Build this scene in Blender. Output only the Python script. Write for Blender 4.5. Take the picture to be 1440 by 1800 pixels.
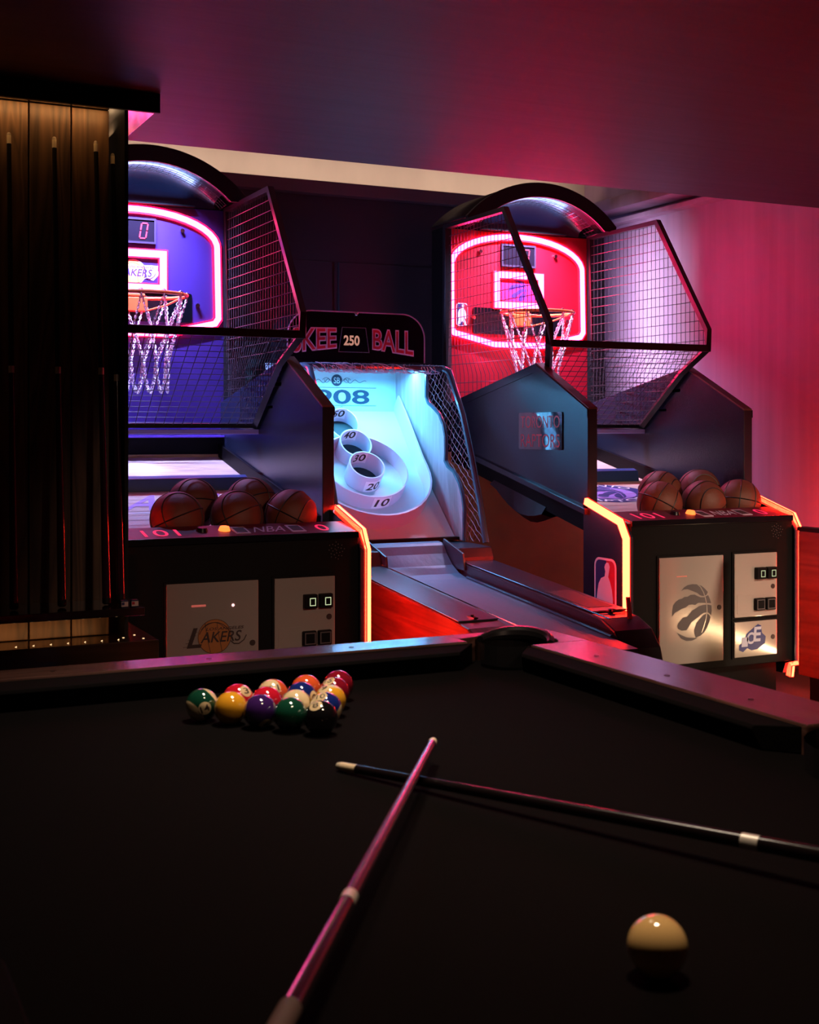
import bpy, bmesh, math, random
from mathutils import Vector, Matrix
R = math.radians
for o in list(bpy.data.objects): bpy.data.objects.remove(o)
SC = bpy.context.scene
COL = SC.collection

# ------------------------------------------------------------------ camera
cd = bpy.data.cameras.new('camera')
cd.sensor_fit = 'HORIZONTAL'; cd.sensor_width = 36
cd.lens = 36*2250/1440
cd.shift_y = -146/1440
cd.dof.use_dof = True; cd.dof.focus_distance = 5.2; cd.dof.aperture_fstop = 12
cd.clip_start = .02
cam = bpy.data.objects.new('camera', cd); COL.objects.link(cam)
YAW = math.atan(1082/2250)
cam.location = (0, 0, 1.27); cam.rotation_euler = (R(90), 0, -YAW)
SC.camera = cam

# ------------------------------------------------------------------ world, exposure
SC.view_settings.view_transform = 'Standard'; SC.view_settings.look = 'None'
SC.view_settings.gamma = 1; SC.view_settings.use_curve_mapping = False
SC.view_settings.exposure = 0
w = bpy.data.worlds.new('world'); SC.world = w; w.use_nodes = True
w.node_tree.nodes['Background'].inputs[0].default_value = (.9, .7, .6, 1)
w.node_tree.nodes['Background'].inputs[1].default_value = .004

def area(name, loc, target, sx, sy, power, col, spread=180):
    l = bpy.data.lights.new(name, 'AREA'); l.shape = 'RECTANGLE'; l.size = sx; l.size_y = sy
    l.energy = power; l.color = col; l.spread = R(spread)
    o = bpy.data.objects.new(name, l); COL.objects.link(o); o.location = loc
    d = Vector(target)-Vector(loc)
    o.rotation_euler = d.to_track_quat('-Z', 'Y').to_euler()
    return o
# warm room lamps behind and above the viewer (they give the ball highlights)
area('pendant_light_a', (.92, 2.16, 2.335), (.85, 2.14, .8), .32, .14, 4.5, (1, .80, .60), 75)
area('pendant_light_b', (.90, 1.30, 2.335), (.88, 1.2, .8), .22, .10, 3.6, (1, .74, .50), 85)
area('room_lamp', (4.25, .9, 2.25), (3.95, 4.7, .42), .25, .25, 5, (1, .72, .50), 30)
area('room_lamp_far', (1.6, .2, 2.3), (1.75, 4.7, .4), .2, .2, 1.6, (1, .62, .45), 30)

# ------------------------------------------------------------------ materials
def mat(name, col=(.5, .5, .5), rough=.5, metal=0, emit=None, es=0, spec=.5, coat=0, bump=0, bscale=60, var=0, vscale=8, stretch=(1, 1, 1), aniso=0, trans=0, alpha=1):
    m = bpy.data.materials.new(name); m.use_nodes = True
    nt = m.node_tree; b = nt.nodes['Principled BSDF']
    b.inputs['Base Color'].default_value = (*col, 1)
    b.inputs['Roughness'].default_value = rough; b.inputs['Metallic'].default_value = metal
    b.inputs['Specular IOR Level'].default_value = spec; b.inputs['Coat Weight'].default_value = coat
    b.inputs['Coat Roughness'].default_value = .08
    if trans: b.inputs['Transmission Weight'].default_value = trans
    if aniso: b.inputs['Anisotropic'].default_value = aniso
    if alpha < 1: b.inputs['Alpha'].default_value = alpha
    if emit:
        b.inputs['Emission Color'].default_value = (*emit, 1); b.inputs['Emission Strength'].default_value = es
    if bump or var:
        tc = nt.nodes.new('ShaderNodeTexCoord'); mp = nt.nodes.new('ShaderNodeMapping')
        mp.inputs['Scale'].default_value = stretch
        nt.links.new(tc.outputs['Object'], mp.inputs['Vector'])
    if bump:
        n = nt.nodes.new('ShaderNodeTexNoise'); n.inputs['Scale'].default_value = bscale; n.inputs['Detail'].default_value = 4
        nt.links.new(mp.outputs[0], n.inputs['Vector'])
        bp = nt.nodes.new('ShaderNodeBump'); bp.inputs['Strength'].default_value = bump; bp.inputs['Distance'].default_value = .004
        nt.links.new(n.outputs['Fac'], bp.inputs['Height']); nt.links.new(bp.outputs[0], b.inputs['Normal'])
    if var:
        n = nt.nodes.new('ShaderNodeTexNoise'); n.inputs['Scale'].default_value = vscale; n.inputs['Detail'].default_value = 6
        nt.links.new(mp.outputs[0], n.inputs['Vector'])
        r = nt.nodes.new('ShaderNodeValToRGB')
        r.color_ramp.elements[0].position = .3; r.color_ramp.elements[1].position = .7
        r.color_ramp.elements[0].color = (*[c*(1-var) for c in col], 1)
        r.color_ramp.elements[1].color = (*[min(1, c*(1+var)) for c in col], 1)
        nt.links.new(n.outputs['Fac'], r.inputs[0]); nt.links.new(r.outputs[0], b.inputs['Base Color'])
    return m
def wood(name, dark, light, rough=.4, axis='x', scale=1, coat=0, rings=3.0, spec=.5):
    m = mat(name, light, rough, coat=coat, spec=spec); nt = m.node_tree; b = nt.nodes['Principled BSDF']
    tc = nt.nodes.new('ShaderNodeTexCoord'); mp = nt.nodes.new('ShaderNodeMapping')
    s = {'x': (.6, 7, 7), 'y': (7, .6, 7), 'z': (7, 7, .6)}[axis]
    mp.inputs['Scale'].default_value = [k*scale for k in s]
    nt.links.new(tc.outputs['Object'], mp.inputs['Vector'])
    n = nt.nodes.new('ShaderNodeTexNoise'); n.inputs['Scale'].default_value = 1.6; n.inputs['Detail'].default_value = 2; n.inputs['Distortion'].default_value = .6
    nt.links.new(mp.outputs[0], n.inputs['Vector'])
    mu = nt.nodes.new('ShaderNodeMath'); mu.operation = 'MULTIPLY'; mu.inputs[1].default_value = rings*4
    nt.links.new(n.outputs['Fac'], mu.inputs[0])
    fr = nt.nodes.new('ShaderNodeMath'); fr.operation = 'PINGPONG'; fr.inputs[1].default_value = 1
    nt.links.new(mu.outputs[0], fr.inputs[0])
    n2 = nt.nodes.new('ShaderNodeTexNoise'); n2.inputs['Scale'].default_value = 14; n2.inputs['Detail'].default_value = 5
    nt.links.new(mp.outputs[0], n2.inputs['Vector'])
    mx = nt.nodes.new('ShaderNodeMix'); mx.inputs[0].default_value = .45
    nt.links.new(fr.outputs[0], mx.inputs[2]); nt.links.new(n2.outputs['Fac'], mx.inputs[3])
    r = nt.nodes.new('ShaderNodeValToRGB'); r.color_ramp.elements[0].color = (*dark, 1); r.color_ramp.elements[1].color = (*light, 1)
    r.color_ramp.elements[0].position = .15; r.color_ramp.elements[1].position = .8
    nt.links.new(mx.outputs[0], r.inputs[0]); nt.links.new(r.outputs[0], b.inputs['Base Color'])
    bp = nt.nodes.new('ShaderNodeBump'); bp.inputs['Strength'].default_value = .15; bp.inputs['Distance'].default_value = .002
    nt.links.new(mx.outputs[0], bp.inputs['Height']); nt.links.new(bp.outputs[0], b.inputs['Normal'])
    return m
def glow(name, col, s): return mat(name, (0, 0, 0), .6, emit=col, es=s)

M = dict(
    soffit=mat('ceiling_paint', (.050, .040, .064), .55, spec=.3, bump=.25, bscale=5, var=.12, vscale=3, stretch=(.25, 5, 1)),
    upper=mat('upper_ceiling_paint', (.3, .27, .25), .8, var=.05),
    backwall=mat('dark_wall_paint', (.026, .026, .034), .6, bump=.1, bscale=8, stretch=(1, 1, .2)),
    rightwall=mat('grasscloth_wall', (.38, .24, .34), .55, bump=.5, bscale=9, var=.10, vscale=5, stretch=(1, 3, .12)),
    cove=mat('cove_wall_paint', (.62, .52, .44), .8, bump=.2, bscale=10, var=.08, vscale=4, stretch=(1, 1, .4)),
    trimdark=mat('dark_grey_trim', (.10, .09, .095), .5, bump=.1),
    floor=mat('dark_polished_floor', (.035, .025, .022), .13, spec=.6, var=.3, vscale=3),
    black=mat('black_laminate', (.004, .0035, .004), .5, spec=.12, bump=.05, bscale=200),
    blacksatin=mat('black_satin_panel', (.013, .021, .040), .27, spec=.6, bump=.12, bscale=260),
    blackgloss=mat('black_gloss', (.003, .0035, .006), .24, spec=.3),
    tube=mat('black_powder_coated_steel', (.012, .012, .014), .32),
    wire=mat('blackened_wire', (.11, .10, .11), .32, metal=.7),
    chrome=mat('chrome', (.75, .75, .78), .12, metal=1),
    steel=mat('brushed_stainless_steel', (.56, .50, .45), .17, metal=.5, bump=.03, bscale=120, stretch=(.05, 1, 1)),
    steeledge=mat('steel_edge', (.8, .7, .65), .25, metal=.8),
    chain=mat('chrome_chain', (.95, .95, 1), .25, metal=.45),
    orange=mat('orange_rim_steel', (.75, .13, .03), .3),
    purple=mat('purple_backboard', (.048, .020, .17), .38, spec=.5),
    red=mat('red_backboard', (.40, .004, .018), .38, spec=.5),
    purplestrip=mat('purple_panel', (.14, .06, .6), .4),
    playwood=wood('maple_court_wood', (.55, .42, .32), (.78, .62, .48), .35, 'x', 1.0, rings=1),
    bluepad=mat('blue_ledge', (.02, .05, .16), .35, bump=.2, bscale=200),
    tan=mat('bare_plywood', (.55, .36, .12), .6, var=.15, vscale=3),
    gold=mat('gold_print', (.80, .42, .08), .5), goldd=mat('bronze_print', (.38, .14, .03), .5),
    purpleprint=mat('purple_print', (.06, .015, .25), .5), whiteprint=mat('white_print', (.85, .82, .86), .5),
    lavprint=mat('lavender_print', (.36, .22, .62), .45),
    darkprint=mat('dark_print', (.035, .018, .016), .45), greyprint=mat('dark_grey_print', (.10, .085, .09), .4),
    blueprint=mat('navy_print', (.02, .03, .16), .45), redprint=mat('red_print', (.50, .01, .03), .45),
    pinkprint=mat('pale_outline_print', (.55, .40, .50), .5), cyanprint=mat('teal_print', (.003, .05, .10), .5),
    scoreface=mat('pale_score_panel', (.42, .78, .84), .5),
    board=mat('white_target_board', (.62, .72, .76), .45), ring=mat('white_plastic_ring', (.62, .60, .72), .32),
    hole=mat('dark_hole', (.01, .04, .045), .6), label=mat('white_label', (.85, .85, .9), .4),
    sidewood=wood('grey_washed_wood', (.32, .33, .38), (.48, .49, .54), .35, 'z', 1.4, rings=1),
    lane=mat('grey_lane_surface', (.12, .16, .24), .45, bump=.3, bscale=40, stretch=(1, .1, 1)),
    railcap=mat('dark_metallic_rail', (.045, .042, .06), .28, bump=.15, bscale=150),
    railside=wood('dark_red_wood_side', (.08, .035, .03), (.16, .07, .055), .4, 'y'),
    tealtube=mat('glossy_dark_frame', (.05, .14, .20), .12, spec=.8),
    bball=mat('orange_rubber_ball', (.17, .042, .025), .50, bump=.35, bscale=420), seam=mat('black_rubber_seam', (.012, .008, .008), .5),
    cloth=mat('black_table_cloth', (.0044, .0035, .0037), .95, spec=.02, bump=.15, bscale=700),
    cloth2=mat('black_cushion_cloth', (.005, .004, .0042), .9, spec=.04, bump=.15, bscale=700),
    railwood=wood('walnut_rail', (.05, .022, .018), (.11, .05, .04), .22, 'x', 1.2, coat=.4),
    railwoody=wood('walnut_rail_y', (.06, .026, .02), (.13, .058, .045), .24, 'y', 1.2, coat=.4),
    leather=mat('black_pocket_leather', (.010, .009, .010), .25, spec=.6),
    sight=mat('dark_inlay', (.03, .015, .012), .3),
    plank=wood('dark_stained_plank', (.045, .022, .010), (.16, .085, .04), .48, 'z', 1.0, rings=4),
    plank2=wood('dark_stained_plank_b', (.035, .018, .009), (.13, .068, .032), .48, 'z', .8, rings=5),
    ledge=wood('lacquered_brown_ledge', (.030, .015, .008), (.075, .038, .020), .14, 'x', 1, coat=.8),
    capmat=mat('glossy_black_cap', (.02, .015, .016), .10, coat=.9),
    capface=mat('matte_black_fascia', (.010, .008, .007), .6, spec=.2),
    cueshaft=mat('plum_cue_shaft', (.075, .018, .040), .22, coat=.35), cueshaftb=mat('black_cue_shaft', (.008, .005, .006), .20, coat=.25),
    cuebutt=mat('dark_cue_butt', (.035, .010, .020), .12, coat=1), ferrule=mat('ivory_ferrule', (.80, .62, .42), .35),
    wrap=mat('brown_grip', (.14, .085, .075), .7), tip=mat('leather_tip', (.60, .50, .38), .7), pale=mat('pale_ferrule', (1, .86, .58), .5), collar=mat('satin_silver_collar', (.80, .74, .68), .35, metal=.5), brass=mat('brass', (.75, .52, .25), .25, metal=1),
    redwood=wood('red_brown_cabinet_wood', (.30, .085, .05), (.50, .16, .09), .35, 'y', .7, rings=2),
    cueball=mat('ivory_cue_ball', (.95, .60, .24), .06, coat=1, spec=.6),
    chalk=mat('blue_chalk', (.03, .05, .12), .8),
    dispglass=mat('smoky_display', (.009, .005, .011), .35, spec=.2), button=glow('red_button_glow', (1, .12, .02), 3.5),
    digit=glow('red_led_digit', (1, .03, .12), 3.5), digitw=glow('pale_score_digit', (.8, .36, .27), .62),
    deckglow=glow('pink_deck_light', (1, .02, .10), 1.1), deckpan=mat('red_deck_panel', (.10, .003, .015), .42, spec=.3),
    neonred=glow('red_halo_glow', (1, .001, .004), 2), neoncore=glow('amber_neon_core', (1, .0138, .0048), 75),
    halopink=glow('magenta_neon_halo', (1, .001, .022), 9), halored=glow('red_board_halo', (1, .002, .012), 9),
    neonwhite=glow('white_neon_core', (1, .040, .17), 23), neonwhite2=glow('warm_white_neon_core', (1, .0165, .13), 58),
    ledblue=glow('blue_white_led_bar', (.35, .40, 1), 3), ledcyan=glow('cyan_led_bar', (.25, .75, 1), 7),
    ledwarm=glow('warm_led', (1, .62, .30), 1.3), ledwarm2=glow('warm_led_strip', (1, .58, .25), 2), coinled=glow('coin_slot_led', (.7, .8, .45), .8),
)

# ------------------------------------------------------------------ mesh helpers
ORG = {}
def org(p):
    while p is not None:
        if p.name in ORG: return ORG[p.name]
        p = p.parent
    return Vector((0, 0, 0))
def link(name, me, parent=None, label=None, cat=None, group=None, kind=None):
    o = bpy.data.objects.new(name, me); COL.objects.link(o)
    if parent: o.parent = parent
    if label: o['label'] = label
    if cat: o['category'] = cat
    if group: o['group'] = group
    if kind: o['kind'] = kind
    return o
def thing(name, label, cat, loc, group=None):
    o = link(name, None, None, label, cat, group); o.location = loc; o.empty_display_size = .05
    ORG[o.name] = Vector(loc); return o
class MB:
    def __init__(s): s.v = []; s.f = []
    def add(s, vs, fs):
        n = len(s.v); s.v += [tuple(p) for p in vs]; s.f += [[n+i for i in f] for f in fs]; return s
    def box(s, x0, x1, y0, y1, z0, z1):
        return s.add([(x0, y0, z0), (x1, y0, z0), (x1, y1, z0), (x0, y1, z0), (x0, y0, z1), (x1, y0, z1), (x1, y1, z1), (x0, y1, z1)],
                     [(0, 3, 2, 1), (4, 5, 6, 7), (0, 1, 5, 4), (1, 2, 6, 5), (2, 3, 7, 6), (3, 0, 4, 7)])
    def prism(s, base, vec):
        v = Vector(vec); b = [Vector(p) for p in base]; n = len(b)
        s.add(b+[p+v for p in b], [list(range(n))[::-1], list(range(n, 2*n))]+[(i, (i+1) % n, n+(i+1) % n, n+i) for i in range(n)])
        return s
    def tube(s, path, r, n=6, closed=False, caps=True, phase=0, rad=None):
        P = [Vector(p) for p in path]; N = len(P); rings = []
        up = None
        for i, p in enumerate(P):
            if closed: t = (P[(i+1) % N]-P[i-1])
            else: t = (P[min(i+1, N-1)]-P[max(i-1, 0)])
            t.normalize()
            if up is None:
                up = Vector((0, 0, 1)) if abs(t.z) < .9 else Vector((1, 0, 0))
            a = t.cross(up); a.normalize(); b = a.cross(t); b.normalize(); up = b
            rr = rad[i] if rad else r
            # mitre compensation
            if 0 < i < N-1 or closed:
                d1 = (P[i]-P[i-1]).normalized(); d2 = (P[(i+1) % N]-P[i]).normalized()
                c = max(.5, math.sqrt(max(0, (1+d1.dot(d2))/2)))
            else: c = 1
            rings.append([p+(a*math.cos(k*2*math.pi/n+phase)+b*math.sin(k*2*math.pi/n+phase))*rr/c for k in range(n)])
        base = len(s.v)
        for r_ in rings: s.v += [tuple(q) for q in r_]
        m = N if closed else N-1
        for i in range(m):
            for k in range(n):
                a0 = base+i*n+k; a1 = base+i*n+(k+1) % n; b0 = base+((i+1) % N)*n+k; b1 = base+((i+1) % N)*n+(k+1) % n
                s.f.append([a0, a1, b1, b0])
        if not closed and caps:
            s.f.append([base+k for k in range(n)][::-1]); s.f.append([base+(N-1)*n+k for k in range(n)])
        return s
    def sqtube(s, path, r, closed=False): return s.tube(path, r*1.35, 4, closed, True, math.pi/4)
    def cyl(s, p0, p1, r0, r1=None, n=20):
        return s.tube([p0, p1], r0, n, rad=[r0, r0 if r1 is None else r1])
    def sphere(s, c, r, nu=24, nv=14):
        vs = [(c[0], c[1], c[2]+r)]
        for j in range(1, nv):
            for i in range(nu):
                a = math.pi*j/nv; b = 2*math.pi*i/nu
                vs.append((c[0]+r*math.sin(a)*math.cos(b), c[1]+r*math.sin(a)*math.sin(b), c[2]+r*math.cos(a)))
        vs.append((c[0], c[1], c[2]-r)); fs = []
        for i in range(nu): fs.append((0, 1+i, 1+(i+1) % nu)); fs.append((len(vs)-1, 1+(nv-2)*nu+(i+1) % nu, 1+(nv-2)*nu+i))
        for j in range(nv-2):
            for i in range(nu):
                a = 1+j*nu; fs.append((a+i, a+nu+i, a+nu+(i+1) % nu, a+(i+1) % nu))
        return s.add(vs, fs)
    def build(s, name, m, parent=None, bevel=0, smooth=False, seg=2, **kw):
        o_ = org(parent)
        me = bpy.data.meshes.new(name)
        me.from_pydata([(x-o_.x, y-o_.y, z-o_.z) for x, y, z in s.v], [], s.f)
        bm = bmesh.new(); bm.from_mesh(me); bmesh.ops.recalc_face_normals(bm, faces=bm.faces); bm.to_mesh(me); bm.free()
        me.materials.append(M[m] if isinstance(m, str) else m)
        if smooth:
            me.shade_smooth() if hasattr(me, 'shade_smooth') else None
            try: me.set_sharp_from_angle(angle=R(35))
            except Exception: pass
        o = link(name, me, parent, **kw)
        if bevel:
            b = o.modifiers.new('bevel', 'BEVEL'); b.width = bevel; b.segments = seg; b.limit_method = 'ANGLE'
        return o
class Fr:   # a flat drawing frame: origin, right, up ; normal faces the viewer
    def __init__(s, o, ux, uy): s.o = Vector(o); s.x = Vector(ux); s.y = Vector(uy); s.n = s.x.cross(s.y).normalized()
    def p(s, a, b, h=0): return s.o+s.x*a+s.y*b+s.n*h
def plate(mb, fr, pts, t=.0015, h=0):
    return mb.prism([fr.p(a, b, h) for a, b in pts], fr.n*t)
def circ(cx, cy, rx, ry=None, n=32, a0=0, a1=360):
    ry = rx if ry is None else ry
    k = n if a1-a0 < 360 else n
    return [(cx+rx*math.cos(R(a0+(a1-a0)*i/k)), cy+ry*math.sin(R(a0+(a1-a0)*i/k))) for i in range(n+(1 if a1-a0 < 360 else 0))]
def rrect(x0, x1, y0, y1, r, n=5):
    o = []
    for cx, cy, a in ((x1-r, y1-r, 0), (x0+r, y1-r, 90), (x0+r, y0+r, 180), (x1-r, y0+r, 270)):
        o += circ(cx, cy, r, r, n, a, a+90)
    return o
def ribbon(mb, fr, pts, w, t=.01, h=0, closed=False):
    N = len(pts); P = [Vector(p) for p in pts]; L = []; Rr = []
    for i in range(N):
        a = P[i]-P[i-1] if (i or closed) else P[1]-P[0]
        b = P[(i+1) % N]-P[i] if (i < N-1 or closed) else a
        a = a.normalized(); b = b.normalized(); d = (a+b).normalized(); c = max(.45, d.dot(a))
        nn = Vector((-d.y, d.x))*w/2/c
        L.append(P[i]+nn); Rr.append(P[i]-nn)
    m = N if closed else N-1; base = len(mb.v)
    for hh in (h, h+t):
        for q in (L, Rr): mb.v += [tuple(fr.p(k.x, k.y, hh)) for k in q]
    def I(layer, side, i): return base+layer*2*N+side*N+(i % N)
    for i in range(m):
        mb.f += [[I(1, 0, i), I(1, 0, i+1), I(1, 1, i+1), I(1, 1, i)], [I(0, 0, i), I(0, 1, i), I(0, 1, i+1), I(0, 0, i+1)],
                 [I(0, 0, i), I(0, 0, i+1), I(1, 0, i+1), I(1, 0, i)], [I(0, 1, i), I(1, 1, i), I(1, 1, i+1), I(0, 1, i+1)]]
    if not closed:
        for i in (0, N-1): mb.f.append([I(0, 0, i), I(1, 0, i), I(1, 1, i), I(0, 1, i)])
    return mb
_T = {}
def text2d(body, off=0, res=4):
    key = (body, off)
    if key in _T: return _T[key]
    cu = bpy.data.curves.new('txt', 'FONT'); cu.body = body; cu.offset = off; cu.resolution_u = res; cu.fill_mode = 'FRONT' if hasattr(cu, 'fill_mode') else cu.fill_mode
    ob = bpy.data.objects.new('txt', cu); COL.objects.link(ob)
    dg = bpy.context.evaluated_depsgraph_get(); me = bpy.data.meshes.new_from_object(ob.evaluated_get(dg))
    vs = [(v.co.x, v.co.y) for v in me.vertices]; fs = [list(p.vertices) for p in me.polygons]
    bpy.data.objects.remove(ob); bpy.data.curves.remove(cu); bpy.data.meshes.remove(me)
    _T[key] = (vs, fs); return vs, fs
def fine2d(body, off):
    key = (body, off, 'fine')
    if key in _T: return _T[key]
    vs, fs = text2d(body, off); bm = bmesh.new(); vv = [bm.verts.new((a, b, 0)) for a, b in vs]
    for f in fs:
        try: bm.faces.new([vv[i] for i in f])
        except Exception: pass
    bmesh.ops.triangulate(bm, faces=bm.faces)
    xs = [v.co.x for v in bm.verts]; lo, hi = min(xs), max(xs)
    for k in range(1, 14):
        bmesh.ops.bisect_plane(bm, geom=bm.verts[:]+bm.edges[:]+bm.faces[:], plane_co=(lo+(hi-lo)*k/14, 0, 0), plane_no=(1, 0, 0))
    bmesh.ops.bisect_plane(bm, geom=bm.verts[:]+bm.edges[:]+bm.faces[:], plane_co=(0, .35, 0), plane_no=(0, 1, 0))
    bm.verts.index_update()
    out = ([(v.co.x, v.co.y) for v in bm.verts], [[v.index for v in f.verts] for f in bm.faces]); bm.free()
    _T[key] = out; return out
def text(mb, fr, body, x0, x1, y0, y1, h=.001, shear=0, off=0, bow=None, mapf=None, grow=0):
    vs, fs = fine2d(body, off) if mapf else text2d(body, off)
    b0 = text2d(body, 0)[0] if off else vs
    ax, bx = min(v[0] for v in b0), max(v[0] for v in b0); ay, by = min(v[1] for v in b0), max(v[1] for v in b0)
    out = []
    for x, y in vs:
        u = (x-ax)/(bx-ax); q = (y-ay)/(by-ay)
        X = x0+(x1-x0)*u; Y = y0+(y1-y0)*q
        if bow: Y += bow(u, q)
        X += shear*(Y-y0)
        out.append(mapf(X, Y) if mapf else fr.p(X, Y, h))
    return mb.add(out, fs)

# ================================================================== THE SETTING
def struct(name, mb, m, parent=None, **kw):
    return mb.build(name, m, parent, kind='structure' if parent is None else None, **kw)
SY = 4.82; SZ = 2.36
struct('floor', MB().box(-2.6, 4.9, -2.2, 7.4, -.05, 0), 'floor')
struct('ceiling', MB().box(-2.6, 4.9, -2.2, SY, SZ, SZ+.10), 'soffit', bevel=.004)
struct('ceiling_upper', MB().box(-2.6, 4.9, SY-.02, 7.4, 3.15, 3.2), 'upper')
struct('trim_1', MB().box(-2.6, 4.9, SY-.04, SY, SZ+.10, 3.15), 'upper')       # riser from the low ceiling to the raised one
back = struct('wall_back', MB().box(-2.6, 4.9, 7.03, 7.08, 0, 2.645), 'backwall')
for x in (-1.3, -.25, .8, 1.85, 2.9, 3.95):
    MB().box(x+.01, x+1.02, 7.018, 7.032, 1.15, 2.26).build('panel', 'backwall', back, bevel=.004)
    MB().box(x+.01, x+1.02, 7.018, 7.032, .12, 1.13).build('panel', 'backwall', back, bevel=.004)
struct('trim_2', MB().box(-2.6, 4.80, 6.96, 7.26, 2.645, 2.72), 'trimdark', bevel=.004)    # ledge under the cove
struct('wall_cove', MB().box(-2.6, 4.9, 7.26, 7.32, 2.5, 3.2), 'cove')
wr = struct('wall_right', MB().box(4.80, 4.88, -2.2, 7.40, 0, 3.2), 'rightwall')
struct('trim_3', MB().box(4.62, 4.80, 5.9, 6.96, 2.645, 2.72).box(4.72, 4.80, 5.0, 7.02, 2.58, 2.61), 'rightwall', bevel=.003)
struct('baseboard_right', MB().box(4.785, 4.80, -2.2, 7.03, 0, .1), 'trimdark', bevel=.003)
struct('wall_front', MB().box(-2.6, 4.9, -2.26, -2.2, 0, 2.5), 'backwall')
struct('wall_outer', MB().box(-2.66, -2.6, -2.2, 7.4, 0, 3.2), 'backwall')
# cove light: an LED strip lying on the ledge
MB().box(-1.6, 4.55, 7.06, 7.09, 2.7205, 2.735).build('cove_light_strip', 'ledwarm2', None, label='warm LED strip lying in the cove along the top of the back wall', cat='light strip')
area('cove_light', (1.9, 7.02, 2.79), (1.9, 7.25, 2.92), 5.5, .05, 7, (1, .77, .64))

# ---- left partition wall with cues
pw = struct('wall_left', MB().box(-2.6, .928, 4.215, 4.32, 0, 2.31).box(.966, .978, 4.14, 4.50, 0, 2.31).box(-2.6, .93, 4.48, 4.50, 0, 2.31), 'capface')
xs = [-.55, -.38, -.21, -.04, .115, .27, .405, .535, .672, .805, .929]
for i in range(len(xs)-1):
    MB().box(xs[i]+.003, xs[i+1]-.002, 4.19+.002*(i % 2), 4.214, .60, 2.308).build('plank', 'plank' if i % 2 else 'plank2', pw, bevel=.002)
struct('trim_4', MB().box(-2.6, 1.07, 4.12, 4.62, 2.31, 2.358), 'capmat', bevel=.002)
MB().box(-2.6, 1.074, 4.105, 4.1195, 2.298, 2.36).build('fascia', 'capface', bpy.data.objects['trim_4'])
struct('trim_5', MB().box(-2.6, 1.05, 4.03, 4.50, .52, .598), 'ledge', bevel=.003)
struct('trim_6', MB().box(-2.6, .97, 4.12, 4.46, .0, .518), 'capface')
cs = struct('trim_7', MB().box(-2.6, .985, 3.95, 4.185, .69, .715), 'capmat', bevel=.002)
led = MB().box(-2.6, .925, 4.1205, 4.130, 2.303, 2.3095)
led.build('light_strip', 'ledwarm2', pw)
for i in range(13):
    MB().cyl((.30+i*.0525+.0001*i, 4.075, .598), (.30+i*.0525, 4.075, .5995), .0035, .0035, 10).build('uplight', 'ledwarm', bpy.data.objects['trim_5'])
for a, b in ((1.0, 4.15), (.985, 4.24), (.955, 4.11), (1.01, 4.07)):
    MB().cyl((a, b, .598), (a, b, .5995), .0035, .0035, 10).build('uplight', 'ledwarm', bpy.data.objects['trim_5'])
area('cap_light', (.25, 4.1275, 2.3055), (.25, 4.21, 2.26), 1.35, .008, 6.5, (1, .48, .16), 150)
area('slot_light', (.948, 4.36, 2.26), (.948, 4.36, 2.31), .02, .1, .35, (1, .60, .30), 170)
area('ledge_light', (.25, 4.09, .601), (.25, 4.19, .69), 1.3, .008, .55, (1, .46, .16), 170)

# ================================================================== ARCADE BASKETBALL MACHINE
CLAW = [[(550,550),(600,505),(660,478),(740,468),(820,475),(900,500),(960,545),(1005,590),(985,625),(950,640),(900,638),(860,620),(820,590),(790,580),(740,560),(700,545),(660,532),(600,535)],
 [(405,885),(402,830),(420,740),(460,695),(510,665),(560,658),(610,635),(660,635),(710,612),(780,612),(830,635),(880,655),(940,658),(1010,632),(1040,690),(1062,745),(980,740),(900,732),(840,730),(790,755),(740,745),(680,748),(630,780),(560,795),(500,820),(450,840)],
 [(490,1020),(505,985),(580,915),(650,905),(700,865),(730,830),(800,800),(850,775),(920,762),(1000,760),(1065,775),(1072,850),(1060,910),(1020,875),(980,865),(930,875),(880,900),(840,925),(790,950),(760,970),(730,985),(700,1020),(670,1060),(640,1090),(560,1090),(500,1060)],
 [(770,1100),(790,1050),(810,1000),(850,965),(900,920),(940,895),(990,885),(1030,905),(1052,935),(1030,1000),(990,1080),(940,1140),(880,1180),(800,1200),(780,1150)],
 [(480,1110),(560,1150),(640,1185),(700,1195),(760,1200),(830,1210),(740,1235),(640,1235),(550,1195)]]
SEAM = [(820,470),(880,515),(930,590),(962,670),(985,760),(990,860),(970,960),(935,1060),(900,1140)]
def claw(parent, fr, cx, cy, r, m, mseam, h=.0006):
    f = lambda x, y: (cx+(x-737)/384*r, cy-(y-852)/384*r)
    mb = MB()
    for pl in CLAW: mb.add([fr.p(*f(x, y), h) for x, y in pl], [list(range(len(pl)))])
    mb.build('ball_emblem', m, parent)
    mb = MB(); ribbon(mb, fr, [f(x, y) for x, y in SEAM], .035*r, .0003, h+.0002); mb.build('emblem_seam', mseam, parent)
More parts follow.
